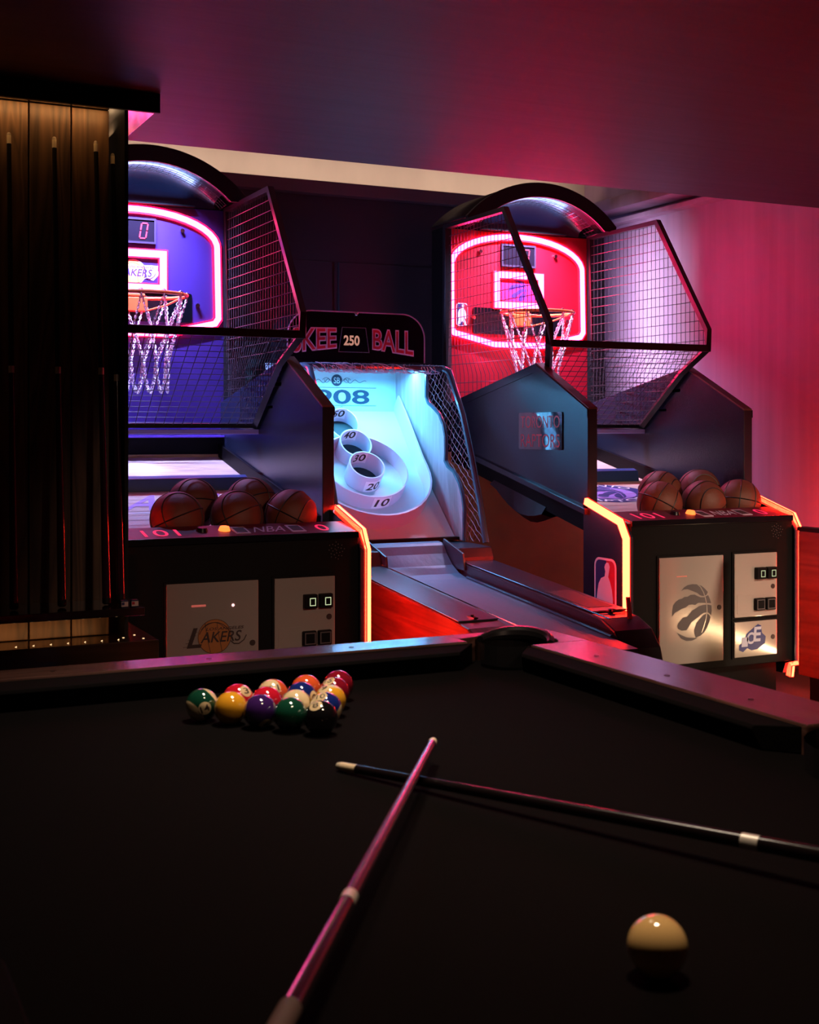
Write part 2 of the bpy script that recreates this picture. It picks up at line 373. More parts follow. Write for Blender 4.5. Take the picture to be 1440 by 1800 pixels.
def goldball(parent, fr, cx, cy, r, mball, mline, mtext, halo=None, speed=True):
    if halo:
        mb = MB(); plate(mb, fr, circ(cx, cy, r*1.08), .0004, .0003)
        plate(mb, fr, [(cx-1.75*r, cy+.28*r), (cx-1.3*r, cy+.62*r), (cx+2.1*r, cy+.62*r), (cx+2.05*r, cy+.2*r), (cx+2.3*r, cy), (cx+1.7*r, cy-.65*r), (cx+1.1*r, cy-.5*r), (cx-2*r, cy-.42*r)], .0004, .0003)
        mb.build('emblem_backing', halo, parent)
    MB().add([fr.p(a, b, .001) for a, b in circ(cx, cy, r)], [list(range(32))]).build('ball_emblem', mball, parent)
    mb = MB()
    ribbon(mb, fr, circ(cx, cy, r*.98), .03*r, .0002, .0011, True)
    for k in (-.45, .25): ribbon(mb, fr, [(cx+k*r-.12*r, cy+.8*r), (cx+k*r, cy), (cx+k*r+.2*r, cy-.9*r)], .03*r, .0002, .0011)
    ribbon(mb, fr, circ(cx, cy-.3*r, r*1.0, r*1.1, 16, 25, 155), .04*r, .0002, .0011)
    ribbon(mb, fr, circ(cx-.1*r, cy+.05*r, r*.8, r*.75, 16, 30, 150), .03*r, .0002, .0011)
    mb.build('emblem_seam', mline, parent)
    mb = MB()
    text(mb, fr, 'AKERS', cx-.83*r, cx+1.5*r, cy-.33*r, cy+.27*r, .0016, .22, .012)
    text(mb, fr, 'L', cx-1.6*r, cx-.85*r, cy-.55*r, cy+.52*r, .0016, .35, .02)
    text(mb, fr, 'LOS ANGELES', cx-.5*r, cx+1.7*r, cy+.36*r, cy+.52*r, .0016, .3, .012)
    ribbon(mb, fr, [(cx+.95*r, cy-.3*r), (cx+1.15*r, cy-.48*r), (cx+1.45*r, cy-.5*r), (cx+1.75*r, cy-.3*r), (cx+1.9*r, cy-.02*r)], .06*r, .0003, .0014)
    if speed:
        for k in range(5): ribbon(mb, fr, [(cx-(1.85-.14*k)*r, cy+(-.5+.2*k)*r), (cx-(1.4-.1*k)*r, cy+(-.48+.2*k)*r)], .022*r, .0003, .0014)
    mb.build('emblem_lettering', mtext, parent)
SIL = [(205,1300),(215,1288),(232,1290),(240,1315),(234,1350),(228,1385),(243,1420),(257,1470),(264,1530),(266,1590),(262,1640),(250,1648),(240,1600),(236,1560),(232,1590),(238,1640),(258,1720),(262,1800),(235,1800),(222,1730),(205,1700),(180,1760),(150,1800),(138,1760),(150,1680),(150,1630),(138,1600),(136,1560),(142,1500),(152,1440),(172,1400),(200,1385),(205,1350),(198,1322)]
def player_badge(parent, fr, x0, x1, y0, y1):
    W = x1-x0; H = y1-y0; r = W*.22
    b = plate(MB(), fr, rrect(x0, x1, y0, y1, r), .0008, .0).build('player_badge', 'whiteprint', parent)
    i = W*.06
    pts = [p for p in rrect(x0+i, x1-i, y0+i, y1-i, r*.8)]
    xm = x0+W*.55
    MB().add([fr.p(*p, .0011) for p in [q for q in pts if q[0] > xm]+[(xm, y0+i), (xm, y1-i)][::1]], [list(range(len([q for q in pts if q[0] > xm])+2))]) if False else None
    # red half, blue half
    red = [(min(max(a, xm), x1), c) for a, c in pts]; blu = [(max(min(a, xm), x0), c) for a, c in pts]
    MB().add([fr.p(a, c, .0010) for a, c in red], [list(range(len(red)))]).build('badge_field', 'redprint', b)
    MB().add([fr.p(a, c, .0012) for a, c in blu], [list(range(len(blu)))]).build('badge_field', 'blueprint', b)
    f = lambda x, y: (x0+i+(x-128)/150*(W-2*i), y1-i-(y-1275)/530*(H-2*i))
    MB().add([fr.p(*f(x, y), .0016) for x, y in SIL], [list(range(len(SIL)))]).build('badge_figure', 'whiteprint', b)

def clip_line(poly, axis, c):
    xs = []
    n = len(poly)
    for i in range(n):
        a, b = poly[i], poly[(i+1) % n]
        if (a[axis]-c)*(b[axis]-c) < 0:
            t = (c-a[axis])/(b[axis]-a[axis]); xs.append(a[1-axis]+t*(b[1-axis]-a[1-axis]))
    xs.sort(); return list(zip(xs[::2], xs[1::2]))
def mesh_panel(mb, poly, dx, dy, to3, r=.0016, x_off=0, y_off=0, grid=False):
    for axis, d, off in ((0, dx, x_off), (1, dy, y_off)):
        lo = min(p[axis] for p in poly); hi = max(p[axis] for p in poly); c = (math.ceil(lo/d)+.5)*d if grid else lo+d*.6+off
        while c < hi-1e-4:
            for a, b in clip_line(poly, axis, c):
                if b-a > .01:
                    q = [(c, a), (c, b)] if axis == 0 else [(a, c), (b, c)]
                    mb.tube([to3(*q[0]), to3(*q[1])], r, 4)
            c += d
    return mb
def chain_strand(mb, p0, p1, sag=0, step=.0125, phase=0):
    p0 = Vector(p0); p1 = Vector(p1); L = (p1-p0).length; n = max(2, int(L/step))
    t = (p1-p0).normalized(); a = t.cross(Vector((.3, 1, .1))).normalized(); b = t.cross(a)
    for i in range(n):
        f = (i+.5)/n; c = p0.lerp(p1, f)+Vector((0, 0, -sag*4*f*(1-f)))
        s = a if (i+phase) % 2 else b
        s = (s+(b if (i+phase) % 2 else -a)*random.uniform(-.5, .5)).normalized(); nn = t.cross(s)
        ring = [c+t*(.0085*math.cos(k*math.pi/3))+s*(.0048*math.sin(k*math.pi/3)) for k in range(6)]
        mb.tube(ring, .0025, 3, True)

def machine(X0, kind):
    L = kind == 'purple'
    rt = thing('basketball_arcade_machine',
               'basketball arcade machine with purple backboard and magenta neon, left of the ball rolling alley' if L else
               'basketball arcade machine with red backboard and red-white neon, beside the right wall',
               'arcade machine', (X0+.486, 5.6, 0), 'basketball arcade machines')
    W = .972
    x = lambda a: X0+a
    def prof(name, pts, xa, xb, m, **kw): return MB().prism([(x(xa), y, z) for y, z in pts], (xb-xa, 0, 0)).build(name, m, rt, **kw)
    # body
    prof('front_cabinet', [(4.692, .17), (4.692, .852), (4.99, .80), (5.04, .80), (5.04, .17)], .022, W-.022, 'black', bevel=.003)
    for a, b in ((0, .022), (W-.022, W)):
        prof('side_panel', [(4.675, .17), (4.675, .79), (4.72, .85), (4.99, .93), (5.04, .93), (5.04, .10), (4.76, .10), (4.74, .15)], a, b, 'blacksatin', bevel=.002)
    prof('base', [(4.77, 0), (4.77, .17), (5.04, .17), (5.04, 0)], .05, W-.05, 'black', bevel=.004)
    for a in (.0, W):
        s = -1 if a == 0 else 1
        path = [(5.0, .935), (4.985, .930), (4.725, .856), (4.690, .80), (4.680, .785), (4.680, .165), (4.735, .150), (4.745, .085)]
        fr = Fr((x(a)+s*.001, 0, 0), (0, -1 if s < 0 else 1, 0), (0, 0, 1))
        q = [(-y if s < 0 else y, z) for y, z in path]
        tb = MB(); ribbon(tb, fr, q, .030, .020); nb = tb.build('neon_tube', 'neoncore', rt)
        tb = MB(); ribbon(tb, fr, q, .036, .003); tb.build('neon_halo_ribbon', 'neonred', nb)  # red glowing ribbon behind the tube imitates its halo
    # side walls (pentagon) with trims
    pent = [(5.0, .87), (5.0, 1.362), (5.475, 1.594), (6.44, 1.405), (6.44, 1.175)]
    for a, s in ((0, -1), (W-.052, 1)):
        sw = prof('side_wall', pent, a, a+.052, 'blacksatin', bevel=.003)
        fx = x(0)-.004 if s < 0 else x(W)+.0
        for q_ in ([(5.0, 1.325), (5.0, 1.362), (5.475, 1.594), (5.478, 1.552)], [(5.475, 1.594), (6.44, 1.405), (6.44, 1.365), (5.478, 1.552)]):
            MB().prism([(fx, y, z) for y, z in q_], (.004, 0, 0)).build('edge_trim', 'blacksatin', sw, bevel=.001)
        kx = x(.030) if s < 0 else x(W-.050)
        MB().prism([(kx, y, z) for y, z in [(5.03, .985+.22*(5.03-5.8)-.035), (5.03, .88), (6.44, 1.18), (6.44, .985+.22*(6.44-5.8)-.035)]], (.02, 0, 0)).build('under_skirt', 'black', sw)
        lx = x(0)-.018 if s < 0 else x(W)
        MB().prism([(lx, y, z) for y, z in [(5.0, .870), (5.0, .900), (6.44, 1.205), (6.44, 1.175)]], (.018, 0, 0)).build('bottom_rail', 'blacksatin', sw, bevel=.003)
        ix = x(.052) if s < 0 else x(W-.052-.012)
        fl = lambda y: .985+.22*(y-5.8)
        MB().prism([(ix, y, z) for y, z in [(5.04, fl(5.04)), (5.04, fl(5.04)+.085), (6.44, fl(6.44)+.07), (6.44, fl(6.44))]], (.012, 0, 0)).build('gutter_rail', 'black', sw, bevel=.002)
        MB().prism([(x(.053) if s < 0 else x(W-.053), y, z) for y, z in [(5.0, 1.362), (5.475, 1.594), (5.47, 1.60), (5.0, 1.37)]], (-.05 if s < 0 else .05, 0, 0)).build('edge_cap', mat('matte_brown_edge', (.10, .07, .055), .55), sw)
    # playfield
    fl = lambda y: .985+.22*(y-5.8)
    def slope(name, y0, y1, xa, xb, m, t=.02, **kw):
        return MB().prism([(x(xa), y, z) for y, z in [(y0, fl(y0)-t), (y0, fl(y0)), (y1, fl(y1)), (y1, fl(y1)-t)]], (xb-xa, 0, 0)).build(name, m, rt, **kw)
    slope('playfield', 4.90, 6.45, .052, W-.052, 'playwood')
    MB().prism([(x(.10), y, z) for y, z in [(5.79, fl(5.79)), (5.80, fl(5.8)+.055), (5.84, fl(5.84)+.06), (5.86, fl(5.86))]], (.76, 0, 0)).build('ball_stop', 'bluepad', rt, bevel=.003)
    ff = Fr((X0, 5.0, fl(5.0)+.0008), (1, 0, 0), Vector((0, 1, .22)).normalized())
    ff.n = Vector((0, -.22, 1)).normalized()
    if L:
        mb = MB(); text(mb, ff, 'LAKERS', .10, .80, .50, .74, .0006, .5, .015); mb.build('playfield_lettering', 'lavprint', rt)
        mb = MB(); ribbon(mb, ff, [(.12, .46), (.84, .46)], .01, .0004); mb.build('playfield_line', 'whiteprint', rt)
    else:
        MB().add([ff.p(a, b, .0004) for a, b in circ(.486, .585, .27, .178, 48)], [list(range(48))]).build('playfield_disc', 'blueprint', rt)
        MB().add([ff.p(a, b, .0008) for a, b in circ(.486, .585, .18, .118, 40)], [list(range(40))]).build('playfield_disc_centre', 'lavprint', rt)
        claw(rt, ff, .486, .585, .125, 'blueprint', 'lavprint', .0012)
        def arc(up):
            def f(X, Y):
                a = R(90-(X)*62) if up else R(-90+X*62)
                rr = (.195+Y*.06) if up else (.255-Y*.06)
                return ff.p(.486+rr*math.cos(a)*1.0, .585+rr*math.sin(a)*.665, .0012)
            return f
        mb = MB(); text(mb, ff, 'TORONTO', -1, 1, 0, 1, mapf=arc(True), off=.01); mb.build('playfield_lettering', 'whiteprint', rt); mb = MB(); text(mb, ff, 'RAPTORS', -1, 1, 0, 1, mapf=arc(False), off=.01)
        mb.build('playfield_lettering', 'whiteprint', rt)
    # rear cabinet and backboard
    prof('rear_cabinet', [(6.46, 0), (6.46, 2.42), (6.62, 2.42), (6.62, 0)], .0, W, 'black', bevel=.004)
    prof('rear_base', [(6.43, .02), (6.43, 1.14), (6.458, 1.14), (6.458, .02)], .01, W-.01, 'tan', bevel=.002)
    prof('recess_panel', [(6.435, 1.13), (6.435, 1.225), (6.459, 1.225), (6.459, 1.13)], .053, W-.053, 'black')
    bm_ = 'purple' if L else 'red'
    bb = MB().box(x(.012), x(.952), 6.425, 6.458, 1.232, 2.405).build('backboard', bm_, rt, bevel=.003)
    MB().box(x(.053), x(W-.053), 6.35, 6.425, 1.226, 1.236).build('board_shelf', 'purplestrip' if L else 'black', rt, bevel=.002)
    f = Fr((X0, 6.424, 0), (1, 0, 0), (0, 0, 1))
    arcp = [(.023, 2.205)]+[(.4595-.4365*math.cos(R(t)), 2.205+.175*math.sin(R(t))) for t in range(12, 175, 9)]+[(.896, 2.205)]
    # neon outline of the board: arch on straight sides, angled foot
    o_ = arcp+[(.903, 1.842), (.885, 1.815), (.625, 1.755), (.30, 1.755), (.038, 1.815), (.022, 1.842)]
    nb = ribbon(MB(), f, o_, .046, .012, .001, True).build('neon_border', 'halopink' if L else 'halored', rt)  # coloured rim showing beside the core imitates the neon's halo
    ribbon(MB(), f, o_, .030, .0145, .001, True).build('neon_core', 'neonwhite' if L else 'neonwhite2', nb)
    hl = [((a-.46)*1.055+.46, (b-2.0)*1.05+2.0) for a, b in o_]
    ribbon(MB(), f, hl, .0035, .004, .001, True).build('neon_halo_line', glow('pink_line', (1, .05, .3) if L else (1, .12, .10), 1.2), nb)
    sq = [(.317, 2.158), (.614, 2.158), (.614, 1.985), (.317, 1.985)]
    nb = ribbon(MB(), f, sq, .048, .008, .001, True).build('neon_square', 'halopink' if L else 'halored', rt)  # wider coloured rim again stands for the glow around the core
    ribbon(MB(), f, sq, .036, .0100, .001, True).build('neon_core', 'neonwhite' if L else 'neonwhite2', nb)
    # score display
    ds = plate(MB(), f, rrect(.345, .578, 2.205, 2.338, .008), .010, 0).build('score_display', 'dispglass', rt)
    ribbon(MB(), f, [(.352, 2.212), (.571, 2.212), (.571, 2.331), (.352, 2.331)], .010, .006, .009, True).build('display_frame', mat('smoky_frame', (.045, .028, .05), .3), ds)
    def seg(mb, cx, cy, w, h, segs):
        s = .12*(h); off = lambda q: q*.16
        pts = dict(a=((-w, h), (w, h)), g=((-w, 0), (w, 0)), d=((-w, -h), (w, -h)), f=((-w, h), (-w, 0)), b=((w, h), (w, 0)), e=((-w, 0), (-w, -h)), c=((w, 0), (w, -h)))
        for k in segs:
            p, q = [Vector(v) for v in pts[k]]; dd = (q-p)*.08
            p, q = p+dd, q-dd
            ribbon(mb, f, [(cx+p.x+off(p.y), cy+p.y), (cx+q.x+off(q.y), cy+q.y)], .007, .001, .0115)
    mb = MB()
    if L: seg(mb, .513, 2.272, .016, .038, 'abcdef')
    else: seg(mb, .513, 2.272, .016, .038, 'abcf')
    mb.build('display_digit', 'digit', ds)
    # team emblem in the square, bolts, player badge, mount plate
    if L: goldball(rt, f, .463, 2.062, .060, 'gold', 'goldd', 'purpleprint', 'whiteprint', False)
    else:
        plate(MB(), f, [(.335, 2.0), (.596, 2.0), (.596, 2.142), (.335, 2.142)], .0004).build('emblem_field', mat('crimson_field', (.8, .02, .12), .4), rt)
        claw(rt, f, .462, 2.07, .068, 'purpleprint', 'red', .0012)
    player_badge(rt, f, .058, .132, 1.855, 1.985)
    for a, b in ((.713, 2.285), (.21, 2.285), (.793, 1.905), (.165, 1.905)):
        bo = MB().cyl((x(a), 6.424, b), (x(a), 6.408, b), .011, .011, 12).build('bolt', 'chrome', bb, smooth=True)
    for a, b in ((.87, 2.35), (.88, 2.09), (.06, 2.35), (.72, 1.97)):
        MB().cyl((x(a), 6.4245, b), (x(a), 6.4225, b), .006, .006, 10).build('screw', bm_, bb)
    mp = plate(MB(), f, rrect(.165, .765, 1.815, 1.965, .012), .004).build('mount_plate', 'blackgloss', rt)
    # rim
    RC = Vector((x(.458), 6.20, 1.925)); RR = .213
    rim = MB().tube([(RC.x+RR*math.cos(a*math.pi/20), RC.y+RR*math.sin(a*math.pi/20)*.86, RC.z) for a in range(40)], .009, 8, True).build('rim', 'orange', rt, smooth=True)
    br = MB().box(x(.40), x(.52), 6.36, 6.42, 1.86, 1.93).box(x(.41), x(.51), 6.37, 6.40, 1.935, 1.95)
    br.build('rim_bracket', 'orange', rim, bevel=.004)
    br = MB()
    for s in (-1, 1): br.tube([(x(.46)+s*.05, 6.37, 1.862), (x(.46)+s*.13, 6.27, 1.885), (x(.46)+s*.185, 6.17, 1.917)], .005, 6)
    br.build('rim_brace', 'orange', rim, smooth=True)
    hk = MB(); n = 12
    A = [R(360*(i+.5)/n) for i in range(n)]
    pt = lambda a, r, z: (RC.x+r*math.cos(a), RC.y+.9*r*math.sin(a), z)
    for a in A: hk.tube([(RC.x+RR*math.cos(a)+.012*math.cos(k), RC.y+.86*RR*math.sin(a), 1.925+.014*math.sin(k)) for k in [j*math.pi/4 for j in range(8)]], .002, 4, True)
    hk.build('net_hook', 'tube', rim, kind='stuff')
    mid = [R(360*i/n) for i in range(n)]
    cb = MB()
    for i in range(n):
        # zigzag of chains: rim -> knot 1 -> knot 2 -> hem
        chain_strand(cb, pt(A[i], RR, 1.915), pt(mid[i], .165, 1.75))
        chain_strand(cb, pt(A[i], RR, 1.915), pt(mid[(i+1) % n], .165, 1.75))
        chain_strand(cb, pt(mid[i], .165, 1.75), pt(A[i], .125, 1.60))
        chain_strand(cb, pt(mid[(i+1) % n], .165, 1.75), pt(A[i], .125, 1.60))
        K_ = 8; pp = [Vector(pt(A[i], .125, 1.60)).lerp(Vector(pt(A[(i+1) % n], .125, 1.60)), k/K_)+Vector((0, 0, -.15*math.sin(math.pi*k/K_)**.7)) for k in range(K_+1)]
        for k in range(K_): chain_strand(cb, pp[k], pp[k+1])
    cb.build('chain_net', 'chain', rt, kind='stuff')
    # cage
    side = [(6.40, 2.405), (5.745, 2.405), (5.315, 1.78), (5.315, 1.69), (5.83, 1.285), (6.40, 1.285)]
    side = side[:4]+[(5.470, 1.565)]+side[4:]
    for a, s in ((-.014, -1), (W-.022, 1)):
        lowx = .075 if s < 0 else W-.072
        cx_ = lambda z, y, a=a, lowx=lowx: x(a+(lowx-a)*min(1, max(0, (1.69-z)/.125))*min(1, max(0, (6.40-y)/.60)))
        cg = MB().sqtube([(cx_(z, y), y, z) for y, z in side], .014, True).build('cage_frame', 'tube', rt)
        wm = MB()
        for poly_ in ([(6.40, 2.405), (5.745, 2.405), (5.315, 1.78), (5.315, 1.70), (6.40, 1.70)], [(6.40, 1.70), (5.33, 1.70), (5.47, 1.565), (6.40, 1.565)], [(6.40, 1.565), (5.47, 1.565), (5.83, 1.285), (6.40, 1.285)]):
            mesh_panel(wm, poly_, .0375, .0517, lambda y, z: (cx_(z, y)-s*.006, y, z), .0019, grid=True)
        wm.build('wire_mesh', 'wire', cg, kind='stuff')
        MB().box(x(a)-.012, x(a)+.012, 6.395, 6.42, 1.24, 2.42).build('cage_post', 'tube', cg)
        for z in (1.33, 1.50, 1.72, 1.95, 2.15, 2.36):
            MB().cyl((x(a), 6.395, z), (x(a), 6.385, z), .006, .006, 8).build('bolt', 'chrome', cg)
    for k, (y, z, r_) in enumerate(((5.315, 1.688, .018), (5.83, 1.285, .011))):
        MB().box(x(-.014 if k == 0 else .07), x(W-.010 if k == 0 else W-.066), y-r_*.6, y+r_*.6, z-r_, z+r_).build('cage_crossbar', 'tube', rt, bevel=.003)
    MB().box(x(.053), x(W-.053), 5.815, 5.86, 1.245, 1.268).build('front_shelf', mat('lavender_metal', (.5, .42, .75), .35), rt, bevel=.003)
    Lf = math.hypot(.515, .405)
    mesh_panel(MB(), [(.025, 0), (W-.025, 0), (W-.025, Lf), (.025, Lf)], .050, .0385,
               lambda u, q: (x(W/2+(u-W/2)*(.88+.14*q/Lf)), 5.83-.515*q/Lf, 1.285+.405*q/Lf), .0018).build('front_wire_mesh', 'wire', rt, kind='stuff')
    # hinges where the cage meets the side walls
    for a in (.030, W-.040):
        hb = MB(); hb.box(x(a)-.012, x(a)+.012, 5.50, 5.60, 1.46, 1.49); hb.box(x(a)-.012, x(a)+.012, 5.62, 5.70, 1.36, 1.385)
        hg = hb.build('cage_bracket', 'tube', rt, bevel=.006)
        MB().cyl((x(a), 5.50, 1.475), (x(a), 5.492, 1.475), .008, .008, 10).build('bolt', 'chrome', hg)
    # arch canopy
    c, zc = W/2, 2.655-.66
    def arcpts(r, z0=2.44, n=28):
        h = z0-zc; a0 = math.asin(min(.999, h/r)); return [(c+r*math.cos(a0+(math.pi-2*a0)*i/n), zc+r*math.sin(a0+(math.pi-2*a0)*i/n)) for i in range(n+1)]
    fa = Fr((X0, 6.17, 0), (1, 0, 0), (0, 0, 1))
    outer, inner = arcpts(.662, 2.44), arcpts(.582, 2.41)
    band = [(c+.486, 2.41)]+outer+[(c-.486, 2.41)]+inner[::-1]
    mb = MB(); mb.prism([(x(a), 6.17, z) for a, z in band], (0, .03, 0)); mb.build('arch_band', 'capface', rt, bevel=.003)
    ribbon(MB(), fa, inner, .004, .003, -.004).build('arch_edge_trim', mat('pink_vinyl_edge', (.9, .25, .55), .2, spec=.8), rt)
    # canopy shell behind band
    mb = MB(); n0 = len(outer)
    for yy in (6.20, 6.62):
        for a, z in outer: mb.v.append((x(a), yy, z-.004))
    for i in range(n0-1): mb.f.append([i, i+1, n0+i+1, n0+i])
    sh = mb.build('canopy_shell', 'capface', rt, smooth=True)
    so = sh.modifiers.new('s', 'SOLIDIFY'); so.thickness = .006
    # inner glossy dome between the band and the top of the backboard
    mb = MB(); nr = 8
    n1 = len(inner)
    for j in range(nr+1):
        t = j/nr
        for a, z in inner:
            zz = 2.41+(z+.058-2.41)*(math.cos(t*math.pi/2)**.7 if t < 1 else 0)
            mb.v.append((x(c+(a-c)*(1-.03*t)), 6.24+.19*math.sin(t*math.pi/2), max(zz, 2.405)))
    for j in range(nr):
        for i in range(n1-1): mb.f.append([j*n1+i, j*n1+i+1, (j+1)*n1+i+1, (j+1)*n1+i])
    mb.build('canopy_dome', mat('glossy_canopy_black', (.004, .006, .016), .26, spec=.9), rt, smooth=True)
    # mesh curved under the arch
    mb = MB()
    for k in range(0, 29, 1):
        a, z = inner[k]; mb.tube([(x(a), 6.245, z-.003), (x(a), 6.36, z-.012)], .0014, 4)
    for yy in (6.25, 6.285, 6.32, 6.355): mb.tube([(x(a), yy, z-.006) for a, z in inner], .0014, 4)
    mb.build('arch_wire_mesh', 'tube', rt, kind='stuff')
    MB().box(x(.29), x(W-.29), 6.202, 6.2075, 2.590, 2.600).build('canopy_light_bar', 'ledblue', rt)
    # control deck
    dk = Fr((X0, 4.70, .858), (1, 0, 0), Vector((0, .16, .030)).normalized()); dk.n = Vector((0, -.03, .16)).normalized()
    deck = plate(MB(), dk, [(.024, 0), (W-.024, 0), (W-.024, .17), (.024, .17)], .008, -.006).build('control_deck', 'deckpan', rt, bevel=.002)
    mb = MB(); text(mb, dk, '101', .10, .24, .03, .12, .004); text(mb, dk, '0', .80, .85, .03, .12, .004); mb.build('deck_digits', 'deckglow', deck)
    mb = MB(); text(mb, dk, 'NBA', .53, .66, .04, .12, .004, .3); mb.build('deck_lettering', 'pinkprint', deck)
    for a, m in ((.335, 'dispglass'), (.425, 'button')):
        p = dk.p(a, .09, .001); MB().cyl(p, p+dk.n*.016, .024, .018, 16).build('push_button', m, deck, smooth=True)
    for a in (.455, .685):
        b = plate(MB(), dk, rrect(a, a+.06, .03, .13, .004), .002, .002).build('deck_label', 'pinkprint', deck)
        plate(MB(), dk, rrect(a+.008, a+.052, .045, .115, .003), .001, .004).build('label_field', 'darkprint', b)
    MB().box(x(.022), x(W-.022), 4.684, 4.694, .835, .862).build('deck_lip', 'blackgloss', rt, bevel=.003)
    # doors
    g = Fr((X0, 4.688, 0), (1, 0, 0), (0, 0, 1))
    def door(name, a, b, z0, z1):
        fr_ = MB().box(x(a)-.008, x(b)+.008, 4.686, 4.6915, z0-.008, z1+.008).build('door_surround', 'black', rt)
        o = MB().box(x(a), x(b), 4.678, 4.690, z0, z1).build(name, 'steel', rt, bevel=.0030)
        return o
    h = Fr((X0, 4.6775, 0), (1, 0, 0), (0, 0, 1))
    D = door('access_door', .167, .527, .206, .691)
    def lock(par, a, z):
        lk = MB().cyl((x(a), 4.6795, z), (x(a), 4.676, z), .0115, .0115, 18).build('lock', 'darkprint', par, smooth=True)
        MB().cyl((x(a), 4.676, z), (x(a), 4.6755, z), .004, .004, 8)
    lock(D, .502, .452)
    if L:
        goldball(D, h, .352, .486, .066, 'goldd', 'darkprint', 'darkprint')
        sl = MB().box(x(.262), x(.318), 4.6750, 4.678, .601, .609).build('card_slot', mat('pink_slot', (.9, .3, .3), .3, emit=(1, .2, .15), es=.25), D, bevel=.002)
        MB().cyl((x(.425), 4.678, .600), (x(.425), 4.675, .600), .006, .005, 12).build('indicator_light', glow('pink_led', (1, .5, .5), 2), D)
    else:
        claw(D, h, .347, .438, .128, 'greyprint', 'steel')
        MB().box(x(.262), x(.318), 4.6765, 4.678, .601, .606).build('card_slot', mat('pink_slot_b', (.6, .25, .2), .3, emit=(1, .1, .08), es=.15), D)
    C_ = door('coin_door', .592, .844, .396, .691)
    lock(C_, .818, .532)
    for a in (.708, .772):
        cu = MB().box(x(a), x(a)+.055, 4.655, 4.68, .570, .625).build('coin_slot', 'black', C_, bevel=.004)
        ribbon(MB(), Fr((X0, 4.6545, 0), (1, 0, 0), (0, 0, 1)), [(a+.022, .61), (a+.044, .61), (a+.044, .582), (a+.022, .582)], .003, .0005, 0, True).build('slot_light', 'coinled', cu)
        cr = MB().box(x(a)-.004, x(a)+.053, 4.660, 4.68, .424, .482).build('coin_return', 'black', C_, bevel=.005)
        ribbon(MB(), Fr((X0, 4.6595, 0), (1, 0, 0), (0, 0, 1)), [(a+.004, .432), (a+.045, .432), (a+.045, .474), (a+.004, .474)], .004, .001, 0, True).build('return_frame', 'greyprint', cr)
    MB().box(x(.606), x(.70), 4.6765, 4.6785, .412, .500).build('coin_cover', 'steel', C_, bevel=.0006)
    E_ = door('cash_door', .592, .844, .211, .375)
    lock(E_, .818, .295)
    # three-letter block emblem on the cash door
    mb = MB()
    plate(mb, h, [(.617, .245), (.640, .235), (.665, .252), (.69, .240), (.725, .243), (.77, .268), (.775, .30), (.752, .318), (.748, .352), (.728, .360), (.690, .337), (.66, .318), (.648, .285), (.617, .268)], .0004, .0002)
    mb.build('block_emblem', 'blueprint', E_)
    mb = MB(); text(mb, h, 'I', .640, .658, .262, .300, .001, .1, .05); text(mb, h, 'C', .662, .700, .272, .322, .001, .1, .03); text(mb, h, 'E', .703, .740, .282, .345, .001, .1, .03)
    mb.build('emblem_lettering', mat('pale_blue_print', (.45, .45, .60), .4), E_)
    # speaker grille holes
    mb = MB()
    for k in range(24):
        a = R(137.5*k); q = .0075*math.sqrt(k); MB_ = (x(.855)+q*math.cos(a), .79+q*math.sin(a))
        mb.cyl((MB_[0], 4.6915, MB_[1]), (MB_[0], 4.6905, MB_[1]), .0022, .0022, 6)
    mb.build('speaker_holes', 'greyprint', rt, kind='stuff')
    # outer left side decoration
    k = Fr((X0-.0045, 0, 0), (0, -1, 0), (0, 0, 1))
    st = plate(MB(), k, rrect(-5.62, -5.215, 1.168, 1.352, .01), .0015).build('side_sticker', mat('glossy_black_sticker', (.02, .015, .02), .06, spec=1, coat=1), rt)
    mb = MB(); text(mb, k, 'TORONTO' if not L else 'LOS ANGELES', -5.60, -5.235, 1.275, 1.335, .002); text(mb, k, 'RAPTORS' if not L else 'LAKERS', -5.60, -5.235, 1.180, 1.245, .002)
    mb.build('sticker_lettering', 'redprint' if not L else 'gold', st)
    k2 = Fr((X0-.0008, 0, 0), (0, -1, 0), (0, 0, 1))
    player_badge(rt, k2, -4.945, -4.772, .31, .683)
    # ball pouch under the ramp
    mb = MB(); n = 8
    for j in range(n+1):
        y = 5.42+.52*j/n; zz = .80+.22*(y-5.04)
        dep = .10*math.sin(math.pi*min(1, (j+.6)/n)); mb.v += [(x(.03), y, zz), (x(.005), y, zz-dep*.7-.02), (x(.06), y, zz-dep-.03), (x(.3), y, zz-.02)]
    for j in range(n):
        for q in range(3): a0 = j*4+q; mb.f.append([a0, a0+1, a0+5, a0+4])
    mb.build('cable_pouch', mat('black_fabric', (.02, .022, .03), .7), rt, smooth=True)
    # the lamp inside the canopy
    a = area('canopy_lamp', (x(.486), 6.210, 2.589), (x(.486), 6.26, 1.2), .34, .012, 46 if L else 38, (.36, .40, 1) if L else (.62, .56, 1), 105); 
    MB().box(x(.2), x(W-.2), 6.385, 6.42, 2.406, 2.414).build('dome_fill_bar', 'black', rt)  # unlit bar added as a stand-in fitting for the dome fill
    area('dome_fill', (x(.486), 6.39, 2.420), (x(.486), 6.30, 2.62), .5, .02, 2.2, (.28, .42, 1), 150)  # unseen blue light added to put a streak on the dome
    # vertical light strip on the outer side of the rear cabinet
    MB().box(x(W), x(W)+.004, 6.52, 6.56, 1.30, 2.35).build('side_light_strip', 'ledblue', rt)
    area('side_light', (x(W)+.006, 6.54, 1.92), (x(W)+1, 6.54, 1.92), .02, 1.0, 6.5 if not L else 2.0, (.78, .68, 1) if not L else (.35, .38, 1), 95)
    return rt
machine(1.08, 'purple'); machine(3.325, 'red')

